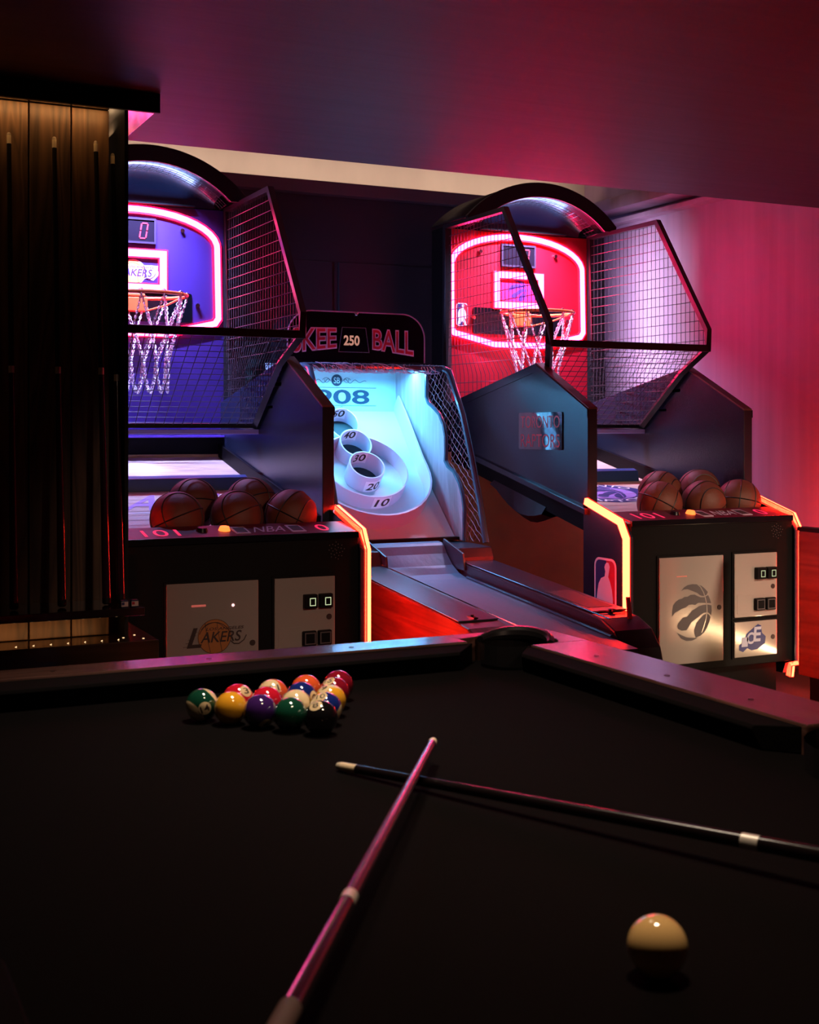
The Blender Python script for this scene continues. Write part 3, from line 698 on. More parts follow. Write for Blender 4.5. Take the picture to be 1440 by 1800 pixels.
# ================================================================== BASKETBALLS
def ball_path(r):
    out = []
    out.append([(r*math.cos(t), r*math.sin(t), 0) for t in [k*math.pi/24 for k in range(48)]])
    out.append([(r*math.cos(t), 0, r*math.sin(t)) for t in [k*math.pi/24 for k in range(48)]])
    for s in (-1, 1):
        q = []
        for k in range(48):
            t = k*math.pi/24; v = Vector((.78*math.cos(t), s*(.60+.16*math.cos(2*t)), .78*math.sin(t))).normalized()*r
            q.append(tuple(v))
        out.append(q)
    return out
bmesh_ball = None
BB = [  # x, y, radius, label
 (1.08+.288, 4.97, 'basketball in the purple-board machine tray, nearest the left wall in the front row', 0),
 (1.08+.535, 4.97, 'basketball in the middle of the front row in the purple-board machine tray', 0),
 (1.08+.767, 4.97, 'basketball at the right end of the front row in the purple-board machine tray', 0),
 (1.08+.410, 5.17, 'basketball in the back row of the purple-board machine tray, on the left', 1),
 (1.08+.660, 5.17, 'basketball in the back row of the purple-board machine tray, on the right', 1),
 (3.325+.385, 4.97, 'basketball at the left end of the front row in the red-board machine tray', 0),
 (3.325+.645, 4.97, 'basketball in the middle of the front row in the red-board machine tray', 0),
 (3.325+.865, 4.975, 'basketball at the right end of the red-board machine tray, beside the neon tube', 0),
 (3.325+.530, 5.16, 'basketball in the back row of the red-board machine tray, on the left', 1),
 (3.325+.785, 5.18, 'basketball in the back row of the red-board machine tray, on the right', 1)]
random.seed(4)
src = None
for i, (bx, by, lab, row) in enumerate(BB):
    rr = .108; zc = .985+.22*(by-5.8)+rr*1.03
    if src is None:
        t = thing('basketball', lab, 'basketball', (bx, by, zc), 'basketballs in the machine trays')
        MB().sphere((bx, by, zc), rr, 40, 24).build('cover', 'bball', t, smooth=True)
        mb = MB()
        for pth in ball_path(rr): mb.tube([(bx+a, by+b, zc+c) for a, b, c in pth], .0028, 5, True)
        mb.build('seam', 'seam', t, smooth=True); src = t
    else:
        t = src.copy(); COL.objects.link(t); t.location = (bx, by, zc); t['label'] = lab
        for ch in src.children:
            c = ch.copy(); COL.objects.link(c); c.parent = t
    t.rotation_euler = (random.uniform(-.5, .5), random.uniform(-.4, .4), random.uniform(-.6, 1.2))

# ================================================================== BALL ROLLING ALLEY
XC = 2.66
al = thing('ball_rolling_alley', 'ball rolling alley with ringed white target board and black arched score sign', 'arcade machine', (XC, 5.2, 0))
lz = lambda y: .585+.09*(y-5.48)
HW = .39
# lane and ramp
ln = [(3.95, lz(3.95)), (5.30, lz(5.30)), (5.38, .585), (5.45, .618), (5.51, .668), (5.54, .705), (5.56, .716), (5.60, .720), (5.66, .712), (5.66, .55), (3.95, .38)]
MB().prism([(XC-.21, y, z) for y, z in ln], (.40, 0, 0)).build('lane', 'lane', al)
for s, xa, xb in ((-1, 2.27, 2.452), (1, 2.868, 3.05)):
    top = lambda y: lz(y)+.055
    pr = [(4.05, .05), (4.05, .34), (4.075, .42), (4.13, .485), (4.22, .522), (4.34, top(4.34)), (5.40, top(5.40)), (5.40, .05)]
    rl = MB().prism([(xa, y, z) for y, z in pr], (xb-xa, 0, 0)).build('side_rail', 'railcap' if s > 0 else 'railside', al, bevel=.008)
    MB().prism([(xa+.004, y, z) for y, z in [(4.30, top(4.30)+.0005), (4.30, top(4.30)+.006), (5.40, top(5.40)+.006), (5.40, top(5.40)+.0005)]], (xb-xa-.008, 0, 0)).build('rail_cap', 'railcap', rl, bevel=.002)
    # thin steel edging on the rail and at the foot of the lane
    xi = xb if s < 0 else xa
    MB().tube([(xi, y, top(y)+.008) for y in (4.16, 4.4, 5.39)], .003, 6).build('rail_edging', 'chrome', rl)
    MB().tube([(xi-s*.02, y, lz(y)+.006) for y in (4.12, 4.4, 5.30)], .006, 6).build('lane_edging', 'tealtube', rl)
    bl = MB().prism([(xa, y, z) for y, z in [(5.40, .05), (5.40, .655), (5.42, .70), (5.72, .705), (5.72, .05)]], (xb-xa, 0, 0)).build('rear_block', 'railcap', al, bevel=.006)
    MB().prism([(xi-(.012 if s > 0 else -.012), y, z) for y, z in [(5.34, .60), (5.36, .68), (5.56, .735), (5.58, .60)]], (.010*s, 0, 0)).build('ramp_cheek', 'railcap', bl, bevel=.001)
# details of rails: swipe levers, ball tray, card reader
mb = MB().box(2.34, 2.36, 4.30, 4.36, top(4.33)+.006, top(4.33)+.012).cyl((2.35, 4.33, top(4.33)), (2.35, 4.33, top(4.33)+.02), .008)
mb.build('lever_plate', 'chrome', al)
MB().prism([(2.90, y, z) for y, z in [(4.36, top(4.36)+.0062), (4.36, top(4.36)+.0075), (4.68, top(4.68)+.0075), (4.68, top(4.68)+.0062)]], (.12, 0, 0)).build('ball_tray', 'hole', al)
MB().box(2.90, 3.03, 4.285, 4.29, top(4.29)+.004, top(4.29)+.010).box(2.955, 2.975, 4.275, 4.30, top(4.29)+.004, top(4.29)+.014).build('lever_plate', 'chrome', al)
MB().prism([(2.985, 4.20, .515), (3.005, 4.20, .515), (3.003, 4.215, .60), (2.989, 4.215, .60)], (0, .012, .0)).build('card_paddle', mat('red_clear_paddle', (.5, .02, .03), .15), al, bevel=.002)
MB().box(2.27, 3.05, 5.72, 6.50, .03, .70).build('rear_body', 'black', al, bevel=.004)
MB().box(2.44, 2.88, 3.97, 5.7, .05, .36).build('front_body', 'black', al, bevel=.004)
# target board frame of reference
T = Vector((0, .70, .63)).normalized(); Nn = Vector((0, -T.z, T.y))
bf = Fr((XC-.024, 5.75, .74), (1, 0, 0), T); bf.n = Nn
plate(MB(), bf, [(-.375, -.03), (.375, -.03), (.375, .955), (-.375, .955)], .02, -.02).build('target_board', 'board', al)
MB().box(XC-.375, XC+.375, 5.69, 5.725, .712, .728).build('board_lip', 'black', al)
rimp = [(-.372, .955), (-.365, .80), (-.35, .60), (-.34, .46)]+[(-.34*math.cos(R(t)), .39-.34*math.sin(R(t))) for t in range(0, 181, 9)]+[(.34, .46), (.35, .60), (.365, .80), (.372, .955)]
ribbon(MB(), bf, rimp, .010, .10, 0).build('outer_rim', 'ring', al, smooth=True)
def ring(cy, r, hf, hb, gap=0, name='score_ring'):
    n = 60; mb = MB(); m = n+1 if gap else n
    ang = [R(90+gap/2+(360-gap)*k/n) for k in range(m)]
    for rr_, up_ in ((r, 0), (r, 1), (r-.007, 1), (r-.007, 0)):
        for a in ang:
            hh = up_*(hf+(hb-hf)*(1+math.sin(a))/2); mb.v.append(tuple(bf.p(rr_*math.cos(a), cy+rr_*math.sin(a), hh)))
    for q in range(3):
        for k in range(n): mb.f.append([q*m+k, q*m+(k+1) % m, (q+1)*m+(k+1) % m, (q+1)*m+k])
    return mb.build(name, 'ring', al, smooth=True)
rings = [ring(.42, .232, .085, .085, 36), ring(.403, .095, .10, .11), ring(.586, .088, .075, .105), ring(.775, .085, .025, .09)]
for i, (cy, r) in enumerate(((.403, .088), (.586, .081), (.775, .078))):
    MB().add([bf.p(*q, .002) for q in circ(0, cy, r, r, 32)], [list(range(32))]).build('pocket_hole', 'hole', rings[i+1])
def ringlabel(parent, s, cy, r, z0, z1, inside, halfw, ctr=0):
    def mp(X, Y):
        t = X/r; sg = 1 if inside else -1
        rr_ = r-.0085 if inside else r+.0012
        return bf.p(rr_*math.sin(t), cy+sg*rr_*math.cos(t), Y)
    mb = MB(); K = 10
    lab = r*.0
    w_ = halfw*1.35
    for k in range(K+1):
        X = ctr-w_+2*w_*k/K
        for Y in (z0-.012, z1+.012):
            t = X/r; sg = 1 if inside else -1; rr_ = (r-.0078 if inside else r+.0006)
            mb.v.append(tuple(bf.p(rr_*math.sin(t), cy+sg*rr_*math.cos(t), Y)))
    for k in range(K): mb.f.append([2*k, 2*k+1, 2*k+3, 2*k+2])
    lb = mb.build('number_label', 'label', parent)
    mb = MB(); text(mb, bf, s, ctr-halfw, ctr+halfw, z0, z1, mapf=mp, shear=.15, off=.02); mb.build('numeral', 'darkprint', lb)
ringlabel(rings[0], '10', .42, .232, .018, .066, False, .038, .03)
ringlabel(rings[1], '20', .403, .095, .016, .062, False, .036, .022)
ringlabel(rings[1], '30', .403, .095, .050, .096, True, .036, -.012)
ringlabel(rings[2], '40', .586, .088, .050, .094, True, .036, -.012)
ringlabel(rings[3], '50', .775, .085, .036, .080, True, .036, -.012)
# year panel
yf = Fr((XC, 6.445, 0), (1, 0, 0), (0, 0, 1))
yp = MB().box(XC-.40, XC+.40, 6.446, 6.47, 1.33, 1.62).build('year_panel', 'scoreface', al)
mb = MB(); text(mb, yf, '1908', -.20, .19, 1.408, 1.482, .001, off=.02)
mb.build('year_numerals', 'cyanprint', yp)
mb = MB()
for z in (1.398, 1.495): ribbon(mb, yf, [(-.235, z), (.235, z)], .0025, .0005)
for s in (-1, 1):
    ribbon(mb, yf, [(s*(.035+.14*t/20), 1.530+.014*math.sin(t*.75)*(1-t/26)) for t in range(21)], .0025, .0005)
    ribbon(mb, yf, [(s*(.06+.022*math.cos(R(t))*(1-t/700)), 1.535+.013*math.sin(R(t))) for t in range(0, 400, 30)], .002, .0005)
    ribbon(mb, yf, [(s*(.005+.03*t/10), 1.385-.008*math.sin(t*.6)) for t in range(11)], .002, .0005)
mb.build('scrollwork', 'cyanprint', yp)
MB().add([yf.p(*q, .001) for q in circ(.0, 1.535, .032)], [list(range(32))]).build('monogram_disc', 'cyanprint', yp)
mb = MB(); text(mb, yf, 'SB', -.018, .018, 1.518, 1.55, .002, off=.01); mb.build('monogram', 'scoreface', yp)
# side boards with wavy edges
wav = [(6.085, 1.60), (6.085, 1.44), (6.06, 1.405), (5.99, 1.375), (5.935, 1.345), (5.885, 1.29), (5.862, 1.23), (5.86, 1.15), (5.865, 1.105), (5.835, 1.075), (5.77, 1.05), (5.71, .995), (5.675, .93), (5.66, .87), (5.66, .71)]
poly = wav+[(6.46, .71), (6.46, 1.60)]
for s, xa in ((-1, 2.285), (1, 3.015)):
    sb = MB().prism([(xa, y, z) for y, z in poly], (.020, 0, 0)).build('side_board', 'sidewood', al, bevel=.003)
    MB().tube([(xa+.010, y-.004, z) for y, z in wav], .011, 8).build('edge_molding', 'tealtube', sb, smooth=True)
    fp = [(6.20, 1.585), (5.93, 1.585), (5.86, 1.565), (5.815, 1.50), (5.71, 1.339), (5.62, 1.135), (5.53, .905), (5.47, .715)]
    xo = 3.045 if s > 0 else 2.275
    MB().tube([(xo, y, z) for y, z in fp], .016, 10).build('net_frame', 'tealtube', al, smooth=True)
    npoly = fp[1:]+wav[::-1][0:]
    mb = MB()
    # diamond netting clipped to the gap between molding and frame
    c45 = math.cos(R(35)); s45 = math.sin(R(35)); c2 = math.cos(R(-50)); s2 = math.sin(R(-50))
    for (cc, ss) in ((c45, s45), (c2, s2)):
        rp = [(y*cc+z*ss, -y*ss+z*cc) for y, z in npoly]
        q = min(p[1] for p in rp)+.01
        while q < max(p[1] for p in rp):
            for a, b in clip_line(rp, 1, q):
                if b-a > .008:
                    K = max(2, int((b-a)/.03)); pts = []
                    for k in range(K+1):
                        u = a+(b-a)*k/K; y = u*cc-q*ss; z = u*ss+q*cc
                        pts.append((xo-s*.004+random.uniform(-.004, .004), y+random.uniform(-.003, .003), z+random.uniform(-.003, .003)))
                    mb.tube(pts, .0013, 4)
            q += .034
    mb.build('side_netting', mat('pale_net_cord', (.32, .30, .36), .5), al, kind='stuff')
MB().tube([(2.275, 5.93, 1.585), (3.045, 5.93, 1.585)], .016, 10).build('net_frame', 'tealtube', al, smooth=True)
# rolled netting along the top
mb = MB(); random.seed(9)
for k in range(46):
    xa = 2.29+.74*k/45
    mb.tube([(xa+random.uniform(-.01, .01), 6.15-.22*t/5, 1.598+.006*math.sin(t+k)-.02*math.sin(math.pi*t/5)) for t in range(6)], .0013, 4)
for k in range(9):
    y = 6.14-.024*k
    mb.tube([(2.29+.74*t/24, y+random.uniform(-.006, .006), 1.588+random.uniform(-.012, .012)) for t in range(25)], .0015, 4)
mb.build('top_netting', bpy.data.materials['pale_net_cord'], al, kind='stuff')
random.seed(12)
mb = MB()
for k in range(26):
    ph = random.uniform(0, 6.28); rr_ = random.uniform(.018, .030); w_ = random.uniform(5, 14)
    xa = 2.30+.70*random.random()*.3; xb = xa+random.uniform(.25, .55); xb = min(xb, 3.03)
    mb.tube([(xa+(xb-xa)*t/30, 5.935+rr_*math.cos(ph+w_*t/30), 1.577+rr_*.9*math.sin(ph+w_*t/30)) for t in range(31)], .0018, 4)
for k in range(70):
    xa = random.uniform(2.30, 3.0); ph = random.uniform(0, 6.28)
    mb.tube([(xa+random.uniform(-.012, .012)+.010*t, 5.935+.026*math.cos(ph+t), 1.577+.024*math.sin(ph+t)) for t in range(5)], .0016, 4)
mb.build('rolled_netting', mat('white_net_cord', (.62, .60, .72), .5), al, kind='stuff')
# score sign
sx0, sx1, sz0, sz1 = 2.275, 3.055, 1.615, 1.886
arch = [(sx0, sz0), (sx1, sz0)]+circ(sx1-.13, sz1-.135, .13, .13, 10, 0, 90)+circ(sx0+.13, sz1-.135, .13, .13, 10, 90, 180)
sg = MB().prism([(a, 6.17, b) for a, b in arch], (0, .26, 0)).build('score_sign', 'blackgloss', al, bevel=.003)
arch_in = [(a, b) for a, b in arch]
ribbon(MB(), Fr((0, 6.170, 0), (1, 0, 0), (0, 0, 1)), arch, .006, .004, 0, True).build('sign_edging', mat('lavender_edge_reflection', (.55, .45, .7), .3), sg)  # lavender colour stands for light reflected along the sign's edge
MB().box(sx0-.004, sx1+.01, 6.15, 6.19, 1.598, 1.622).build('sign_sill', 'blackgloss', sg, bevel=.003)
sf = Fr((0, 6.168, 0), (1, 0, 0), (0, 0, 1))
bowl = lambda k: (lambda u, q: -.018*(u if k > 0 else 1-u)*(1-q))
for m_, off, hh in ((mat('sign_outline', (1, .72, .9), .5), .050, .0022), (mat('sign_red', (.85, .02, .05), .5), .004, .0034)):
    mb = MB()
    text(mb, sf, 'BALL', 2.752, 2.985, 1.694, 1.792, hh, off=off, bow=lambda u, q: -.022*u*(1-q)-.006*u)
    mb.build('sign_lettering', m_, sg); mb = MB()
    text(mb, sf, 'SKEE', 2.300, 2.540, 1.694, 1.792, hh, off=off, bow=lambda u, q: -.022*(1-u)*(1-q)-.006*(1-u))
    mb.build('sign_lettering', m_, sg)
dp = plate(MB(), sf, [(2.555, 1.672), (2.728, 1.672), (2.708, 1.80), (2.575, 1.80)], .003, .001).build('score_window', 'blackgloss', sg)
ribbon(MB(), sf, [(2.555, 1.672), (2.728, 1.672), (2.708, 1.80), (2.575, 1.80)], .003, .002, .003, True).build('window_frame', mat('dull_frame', (.2, .2, .25), .3), dp)
mb = MB(); text(mb, sf, '250', 2.585, 2.672, 1.708, 1.757, .0045, off=.03); mb.build('score_digits', 'digitw', dp)
MB().sphere((2.655, 6.165, 1.872), .011, 14, 8).build('sign_bolt', 'chrome', sg, smooth=True)
MB().box(2.33, 3.02, 6.20, 6.22, 1.600, 1.612).build('sign_light_bar', 'ledcyan', al)
area('alley_lamp', (XC, 6.20, 1.592), (XC, 6.12, 1.0), .66, .03, 14, (.14, .54, 1), 172)

# ================================================================== RIGHT WOODEN SCREEN with strip light
wc = thing('wooden_screen', 'red-lit plain wooden screen panel on a dark plinth at the right edge', 'screen', (3.91, 3.6, 0))
MB().box(3.89, 3.93, 2.6, 4.232, .215, .832).build('panel', 'redwood', wc, bevel=.003)
MB().box(3.885, 3.935, 2.59, 4.236, .832, .850).build('top_rail', 'capface', wc, bevel=.002)
MB().box(3.897, 3.922, 2.65, 4.17, 0, .215).build('plinth', 'capface', wc)
MB().tube([(4.25, 4.60, .20), (4.53, 3.50, .20)], .009, 8).build('floor_light_strip', glow('bright_warm_strip', (1, .66, .36), 32), None, label='warm LED strip hidden low behind the wooden screen', cat='light strip')

# ================================================================== POOL TABLE
pt_ = thing('pool_table', 'pool table with black cloth and walnut rails in the foreground', 'pool table', (.8, 1.2, 0))
CZ = .755
MB().box(.10, 1.50, -.20, 2.50, CZ-.03, CZ).build('playing_surface', 'cloth', pt_)
# wooden rails
MB().box(.25, 1.335, 2.477, 2.575, .735, .803).build('rail', 'railwood', pt_, bevel=.004)
MB().box(1.437, 1.584, 1.545, 2.385, .735, .803).build('rail', 'railwoody', pt_, bevel=.004)
MB().box(1.437, 1.584, -.05, 1.28, .735, .803).build('rail', 'railwoody', pt_, bevel=.004)
MB().box(.0, .12, 1.50, 2.40, .735, .803).build('rail', 'railwoody', pt_, bevel=.004)
MB().box(.0, .12, -.05, 1.25, .735, .803).build('rail', 'railwoody', pt_, bevel=.004)
MB().box(.25, 1.335, -.30, -.20, .735, .803).build('rail', 'railwood', pt_, bevel=.004)
# cushions: wedge sections
def cushion(a0, a1, base, nose, axis, cut=.05):
    mb = MB(); d_ = 1 if nose > base else -1
    sec = [(base, .799), (nose-d_*.004, .795), (nose, .789), (nose-d_*.012, CZ+.001), (base, CZ+.001)]
    lo = []; hi = []
    for q, z in sec:
        t = abs(q-base)/abs(nose-base)*cut
        lo.append((a0+t, q, z)); hi.append((a1-t, q, z))
    vs = lo+hi
    if axis == 'y': vs = [(q, a, z) for a, q, z in vs]
    n = 5; mb.add(vs, [list(range(n)), list(range(n, 2*n))[::-1]]+[(i, (i+1) % n, n+(i+1) % n, n+i) for i in range(n)])
    mb.build('cushion', 'cloth2', pt_, bevel=.0015)
cushion(.24, 1.345, 2.478, 2.405, 'x', .07)
cushion(1.555, 2.395, 1.438, 1.385, 'y', .06)
cushion(-.10, 1.27, 1.438, 1.385, 'y', .06)
cushion(1.50, 2.38, .12, .172, 'y', .06)
cushion(-.10, 1.25, .12, .172, 'y', .06)
# corner and side pockets
def pocket(cx, cy, a0, a1, r, corner):
    pk = MB().tube([(cx+r*math.cos(R(a)), cy+r*math.sin(R(a)), .799+.008*math.sin(math.pi*(a-a0)/(a1-a0))) for a in range(a0, a1+1, 10)], .017, 10, rad=[.008+.009*math.sin(math.pi*(a-a0)/(a1-a0)) for a in range(a0, a1+1, 10)]).build('pocket', 'leather', pt_, smooth=True)
    mb = MB(); n = 24
    for z in (.800, .62):
        mb.v += [(cx+(r-.005)*math.cos(2*math.pi*k/n), cy+(r-.005)*math.sin(2*math.pi*k/n), z) for k in range(n)]
    for k in range(n): mb.f.append([k, (k+1) % n, n+(k+1) % n, n+k])
    mb.f.append(list(range(n, 2*n)))
    mb.build('pocket_cup', 'leather', pk)
    MB().add([(cx+.062*math.cos(2*math.pi*k/24)+(-.03 if corner else -.045), cy+.062*math.sin(2*math.pi*k/24)-(.03 if corner else 0), CZ+.0008) for k in range(24)], [list(range(24))]).build('pocket_mouth', mat('pocket_void', (.001, .001, .001), 1, spec=0), pk)
    return pk
pocket(1.435, 2.450, -40, 130, .080, True)
pk = pocket(1.475, 1.412, -90, 90, .128, False)
# corner block with a round cut for the pocket
arcn = [(1.435+.096*math.cos(R(a)), 2.450+.096*math.sin(R(a))) for a in range(-42, 133, 8)]
cb = [(1.437, 2.383), (1.584, 2.383), (1.584, 2.545), (1.578, 2.563), (1.566, 2.572), (1.553, 2.575), (1.333, 2.575), (1.333, 2.477)]
cb = [(1.505, 2.383), (1.584, 2.383), (1.584, 2.548), (1.577, 2.566), (1.560, 2.575), (1.333, 2.575), (1.333, 2.52)]
blk = [p for p in cb]+[p for p in arcn[::-1] if p[0] > 1.36 and p[1] > 2.385]
MB().prism([(a, b, .735) for a, b in blk], (0, 0, .068)).build('corner_block', 'railwoody', pt_, bevel=.003)
MB().prism([(1.52+(.06), 1.28, .735), (1.584, 1.28, .735), (1.584, 1.545, .735), (1.58, 1.545, .735)], (0, 0, .068)).build('side_block', 'railwoody', pt_)
for a, b in ((1.49, 2.209), (1.49, 1.973), (1.49, 1.737), (1.075, 2.522), (.76, 2.522), (.45, 2.522)):
    o = MB().cyl((a, b, .803), (a, b, .8036), .0055, .0055, 12).build('sight', 'sight', pt_)
# apron and legs
ap = [(0, -.30), (1.584, -.30), (1.584, 2.575), (0, 2.575)]
mb = MB().box(.04, 1.55, 2.50, 2.545, .52, .735).box(.04, 1.55, -.28, -.24, .52, .735).box(1.505, 1.55, -.24, 2.50, .52, .735).box(.04, .085, -.24, 2.50, .52, .735)
mb.build('apron', 'railwood', pt_, bevel=.004)
for a, b in ((.2, 2.3), (1.38, 2.3), (.2, -.05), (1.38, -.05)):
    MB().prism([(a-.07, b-.07, .52), (a+.07, b-.07, .52), (a+.07, b+.07, .52), (a-.07, b+.07, .52)], (0, 0, -.519)).build('leg', 'railwood', pt_, bevel=.012)

# ---------------- pool balls
def ballmat(name, col): return mat(name, col, .07, coat=1, spec=.6)
CR = (.78, .58, .33)
BC = dict(green=(.006, .055, .030), yellow=(.82, .36, .02), purple=(.045, .012, .11), black=(.006, .005, .006), red=(.60, .010, .030), blue=(.008, .020, .16), orange=(.75, .10, .025), maroon=(.22, .006, .018))
BM = {k: ballmat(k+'_ball', c) for k, c in BC.items()}; BM['cream'] = ballmat('cream_ball', CR)
BR = .0286
def pool_ball(x, y, col, label, stripe=False, num=None, ndir=None, tilt=(0, 0, 0), axis=(0, 0, 1)):
    z = CZ+BR
    t = thing('pool_ball', label, 'pool ball', (x, y, z), 'racked pool balls')
    ax = Vector(axis).normalized()
    mb = MB().sphere((x, y, z), BR, 40, 26)
    o = mb.build('shell', BM['cream' if stripe else col], t, smooth=True)
    q = ax.to_track_quat('Z', 'Y'); c = Vector((x, y, z))
    if stripe:
        mb = MB(); n = 48; rows = 9; a0 = math.asin(.56)
        for j in range(rows+1):
            la = -a0+2*a0*j/rows
            for k in range(n):
                lo = 2*math.pi*k/n; v = Vector((math.cos(la)*math.cos(lo), math.cos(la)*math.sin(lo), math.sin(la)))*(BR+.00012)
                v.rotate(q); mb.v.append(tuple(c+v))
        for j in range(rows):
            for k in range(n): mb.f.append([j*n+k, j*n+(k+1) % n, (j+1)*n+(k+1) % n, (j+1)*n+k])
        mb.build('stripe', BM[col], t, smooth=True)
    if num:
        nd = Vector(ndir).normalized(); up = Vector((0, 0, 1)); rgt = up.cross(nd).normalized(); u2 = nd.cross(rgt)
        ang = tilt[0]; rgt, u2 = rgt*math.cos(ang)+u2*math.sin(ang), -rgt*math.sin(ang)+u2*math.cos(ang)
        rr = .0112
        mb = MB(); mb.v.append(tuple(c+nd*(BR+.0003))); n = 24
        for j in (1, 2, 3):
            for k in range(n):
                a = rr*j/3; v = nd*math.sqrt(BR**2-a*a)+(rgt*math.cos(2*math.pi*k/n)+u2*math.sin(2*math.pi*k/n))*a
                mb.v.append(tuple(c+v.normalized()*(BR+.0003)))
        for k in range(n):
            mb.f.append([0, 1+k, 1+(k+1) % n])
            for j in (0, 1): mb.f.append([1+j*n+k, 1+(j+1)*n+k, 1+(j+1)*n+(k+1) % n, 1+j*n+(k+1) % n])
        sp = mb.build('number_spot', BM['cream'], t, smooth=True)
        w_ = .0050 if len(num) == 1 else .0080
        def mp(X, Y):
            v = nd*BR+rgt*X+u2*Y; return c+v.normalized()*(BR+.0006)
        mb = MB(); text(mb, None, num, -w_, w_, -.0058, .0058, mapf=mp, off=.01); mb.build('numeral', 'darkprint', sp)
    return t
A = Vector((.648, 2.192)); e1 = (Vector((.800, 2.008))-A)/4; e2 = (Vector((.930, 2.245))-A)/4
def rp(i, j): p = A+e1*i+e2*j; return p.x, p.y
V = lambda x, y, z: (x, y, z)
toc = lambda p: Vector((0-p[0], 0-p[1], .5))
spec = [
 (0, 0, 'green', 'green striped ball numbered 14 at the left corner of the rack', True, '14', (-.10, -1, -.02), .35, (.62, .15, .42)),
 (1, 0, 'yellow', 'solid yellow ball in the front row between green striped and purple balls', False, None, None, 0, (0, 0, 1)),
 (2, 0, 'purple', 'solid purple ball in the middle of the front row', False, '4', (.10, -.8, -.7), .2, (0, 0, 1)),
 (3, 0, 'green', 'solid dark green ball in the front row beside the black ball', False, None, None, 0, (0, 0, 1)),
 (4, 0, 'black', 'black ball numbered 8 at the near corner of the rack', False, '8', (-.55, -.35, 1.0), .5, (0, 0, 1)),
 (0, 1, 'red', 'solid red ball numbered 3 in the back edge next to the corner striped ball', False, '3', (.35, -.75, .75), -.2, (0, 0, 1)),
 (1, 1, 'red', 'solid red ball inside the rack behind the yellow and purple balls', False, None, None, 0, (0, 0, 1)),
 (2, 1, 'green', 'cream striped ball inside the rack behind the dark green ball', True, None, None, 0, (-.25, -.75, .60)),
 (3, 1, 'blue', 'blue striped ball beside the black ball on the right edge', True, '10', (-.5, -.3, 1.0), .4, (-.75, .3, .55)),
 (0, 2, 'orange', 'cream and orange striped ball on the back edge of the rack', True, '11', (-.15, -.85, .65), .2, (-.65, -.50, .5)),
 (1, 2, 'blue', 'solid blue ball numbered 2 inside the rack', False, '2', (.6, -.8, .15), .6, (0, 0, 1)),
 (2, 2, 'yellow', 'yellow ball on the right edge in front of the maroon balls', True, '9', (-.6, -.2, 1.1), .3, (.25, .5, .9)),
 (0, 3, 'orange', 'solid orange ball on the back edge of the rack', False, None, None, 0, (0, 0, 1)),
 (1, 3, 'maroon', 'maroon ball second from the far corner on the right edge', True, '15', (-.6, -.2, 1.1), .3, (.4, .6, .3)),
 (0, 4, 'maroon', 'solid maroon ball at the far right corner of the rack', False, None, None, 0, (0, 0, 1)),
]
for i, j, col, lab, st, num, nd, tl, ax in spec:
    x_, y_ = rp(i, j); pool_ball(x_, y_, col, lab, st, num, nd, (tl, 0, 0), ax)
mb = MB().sphere((.732, .984, CZ+BR), BR, 56, 36)
mb.build('cue_ball', 'cueball', None, smooth=True, label='plain ivory cue ball alone on the black cloth near the right', cat='cue ball')

# ---------------- cues
def cue(tip_p, dir_, L, jointd, mats, label, cat='pool cue', group='pool cues', rs=(.0063, .0085, .0135), wrapd=None):
    t0 = Vector(tip_p); d_ = Vector(dir_).normalized()
    root = thing('pool_cue', label, cat, tuple(t0), group)
    P_ = lambda s: tuple(t0+d_*s)
    def rad(s): return rs[0]+(rs[1]-rs[0])*min(1, s/jointd) if s < jointd else rs[1]+(rs[2]-rs[1])*(s-jointd)/(L-jointd)
    MB().tube([P_(0), P_(.002), P_(.007), P_(.010)], 0, 20, rad=[.0035, .0052, rs[0]*.97, rs[0]]).build('tip', 'tip', root, smooth=True)
    MB().cyl(P_(.010), P_(.010+mats['fl']), rs[0]*1.01, rad(.03)*1.01).build('ferrule', mats.get('fm', 'ferrule'), root, smooth=True)
    MB().cyl(P_(.010+mats['fl']), P_(jointd), rad(.03), rs[1]).build('shaft', mats['shaft'], root, smooth=True)
    MB().cyl(P_(jointd), P_(jointd+.022), rs[1]*1.05, rs[1]*1.05).build('joint_collar', 'collar', root, smooth=True)
    e = wrapd if wrapd else L-.25
    MB().cyl(P_(jointd+.022), P_(e), rad(jointd+.022), rad(e)).build('butt', mats['butt'], root, smooth=True)
    MB().cyl(P_(e), P_(L-.02), rad(e)*1.02, rad(L-.02)).build('grip', mats['grip'], root, smooth=True)
    MB().tube([P_(L-.02), P_(L-.004), P_(L)], 0, 20, rad=[rs[2], rs[2], rs[2]*.6]).build('bumper', 'capface', root, smooth=True)
    return root
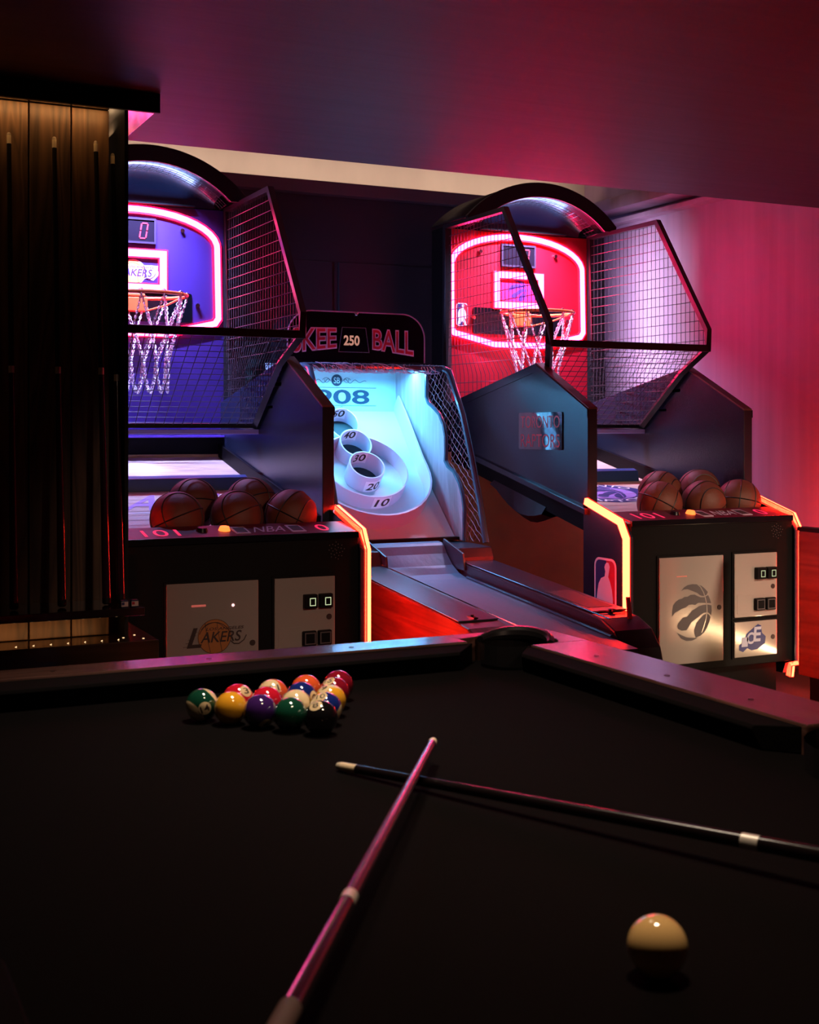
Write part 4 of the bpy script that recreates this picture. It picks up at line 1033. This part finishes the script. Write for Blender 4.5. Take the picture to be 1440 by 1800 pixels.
t1 = Vector((.887, 1.759, .7905)); q1 = Vector((.347, .940, .8155))
cue(t1, q1-t1, 1.42, .712, dict(shaft='cueshaft', butt='cuebutt', grip='wrap', fl=.012), 'plum pool cue crossing on top of the other cue, its grip nearest the viewer', rs=(.0064, .0080, .0125), wrapd=.975)
t2 = Vector((.738, 1.786, .7625)); q2 = Vector((1.010, 1.235, .785))
tt = Vector((1.035, 1.100, .796))
cue(t2, Vector((1.035, 1.102, .7915))-t2, 1.42, .660, dict(shaft='cueshaftb', butt='cueshaftb', grip='capface', fl=.030), 'black pool cue lying under the plum cue, pointing to the right edge', rs=(.0064, .0088, .0135))
# cues in the wall rack
for k, (ta, ba, lab) in enumerate((
    ((.606, 4.155, 2.198), (.606, 4.05, .716), 'dark cue standing in the wall rack, leftmost of the four'),
    ((.745, 4.155, 2.198), (.750, 4.05, .716), 'dark cue standing in the wall rack, second from the left'),
    ((.876, 4.155, 2.198), (.888, 4.05, .716), 'dark cue standing in the wall rack before the right-hand plank'),
    ((.948, 4.235, 2.18), (.948, 4.12, .716), 'dark cue in the narrow slot at the right end of the rack'))):
    a, b = Vector(ta), Vector(ba)
    cue(a, b-a, (b-a).length-.002, .735, dict(shaft='capface', butt='cuebutt', grip='cuebutt', fl=.026, fm='pale'), lab, group='cues in the wall rack', rs=(.0070, .0085, .0135))
for k, (cx, lab) in enumerate(((.925, 'chalk cube with white printed label on the cue shelf, the left one'), (.957, 'chalk cube with white printed label at the end of the cue shelf'))):
    ck = thing('chalk_cube', lab, 'chalk', (cx, 3.975, .715), 'chalk cubes on the cue shelf')
    MB().box(cx-.0115, cx+.0115, 3.963, 3.986, .7155, .7375).build('block', 'chalk', ck, bevel=.002)
    lb = MB().box(cx-.0105, cx+.0105, 3.9622, 3.9628, .7185, .7335).build('paper_label', mat('pale_label', (.75, .55, .5), .6, emit=(1, .6, .5), es=.0), ck)
    MB().box(cx-.0095, cx-.001, 3.9615, 3.9621, .7235, .732).build('label_print', 'blueprint' if k == 0 else 'redprint', lb)
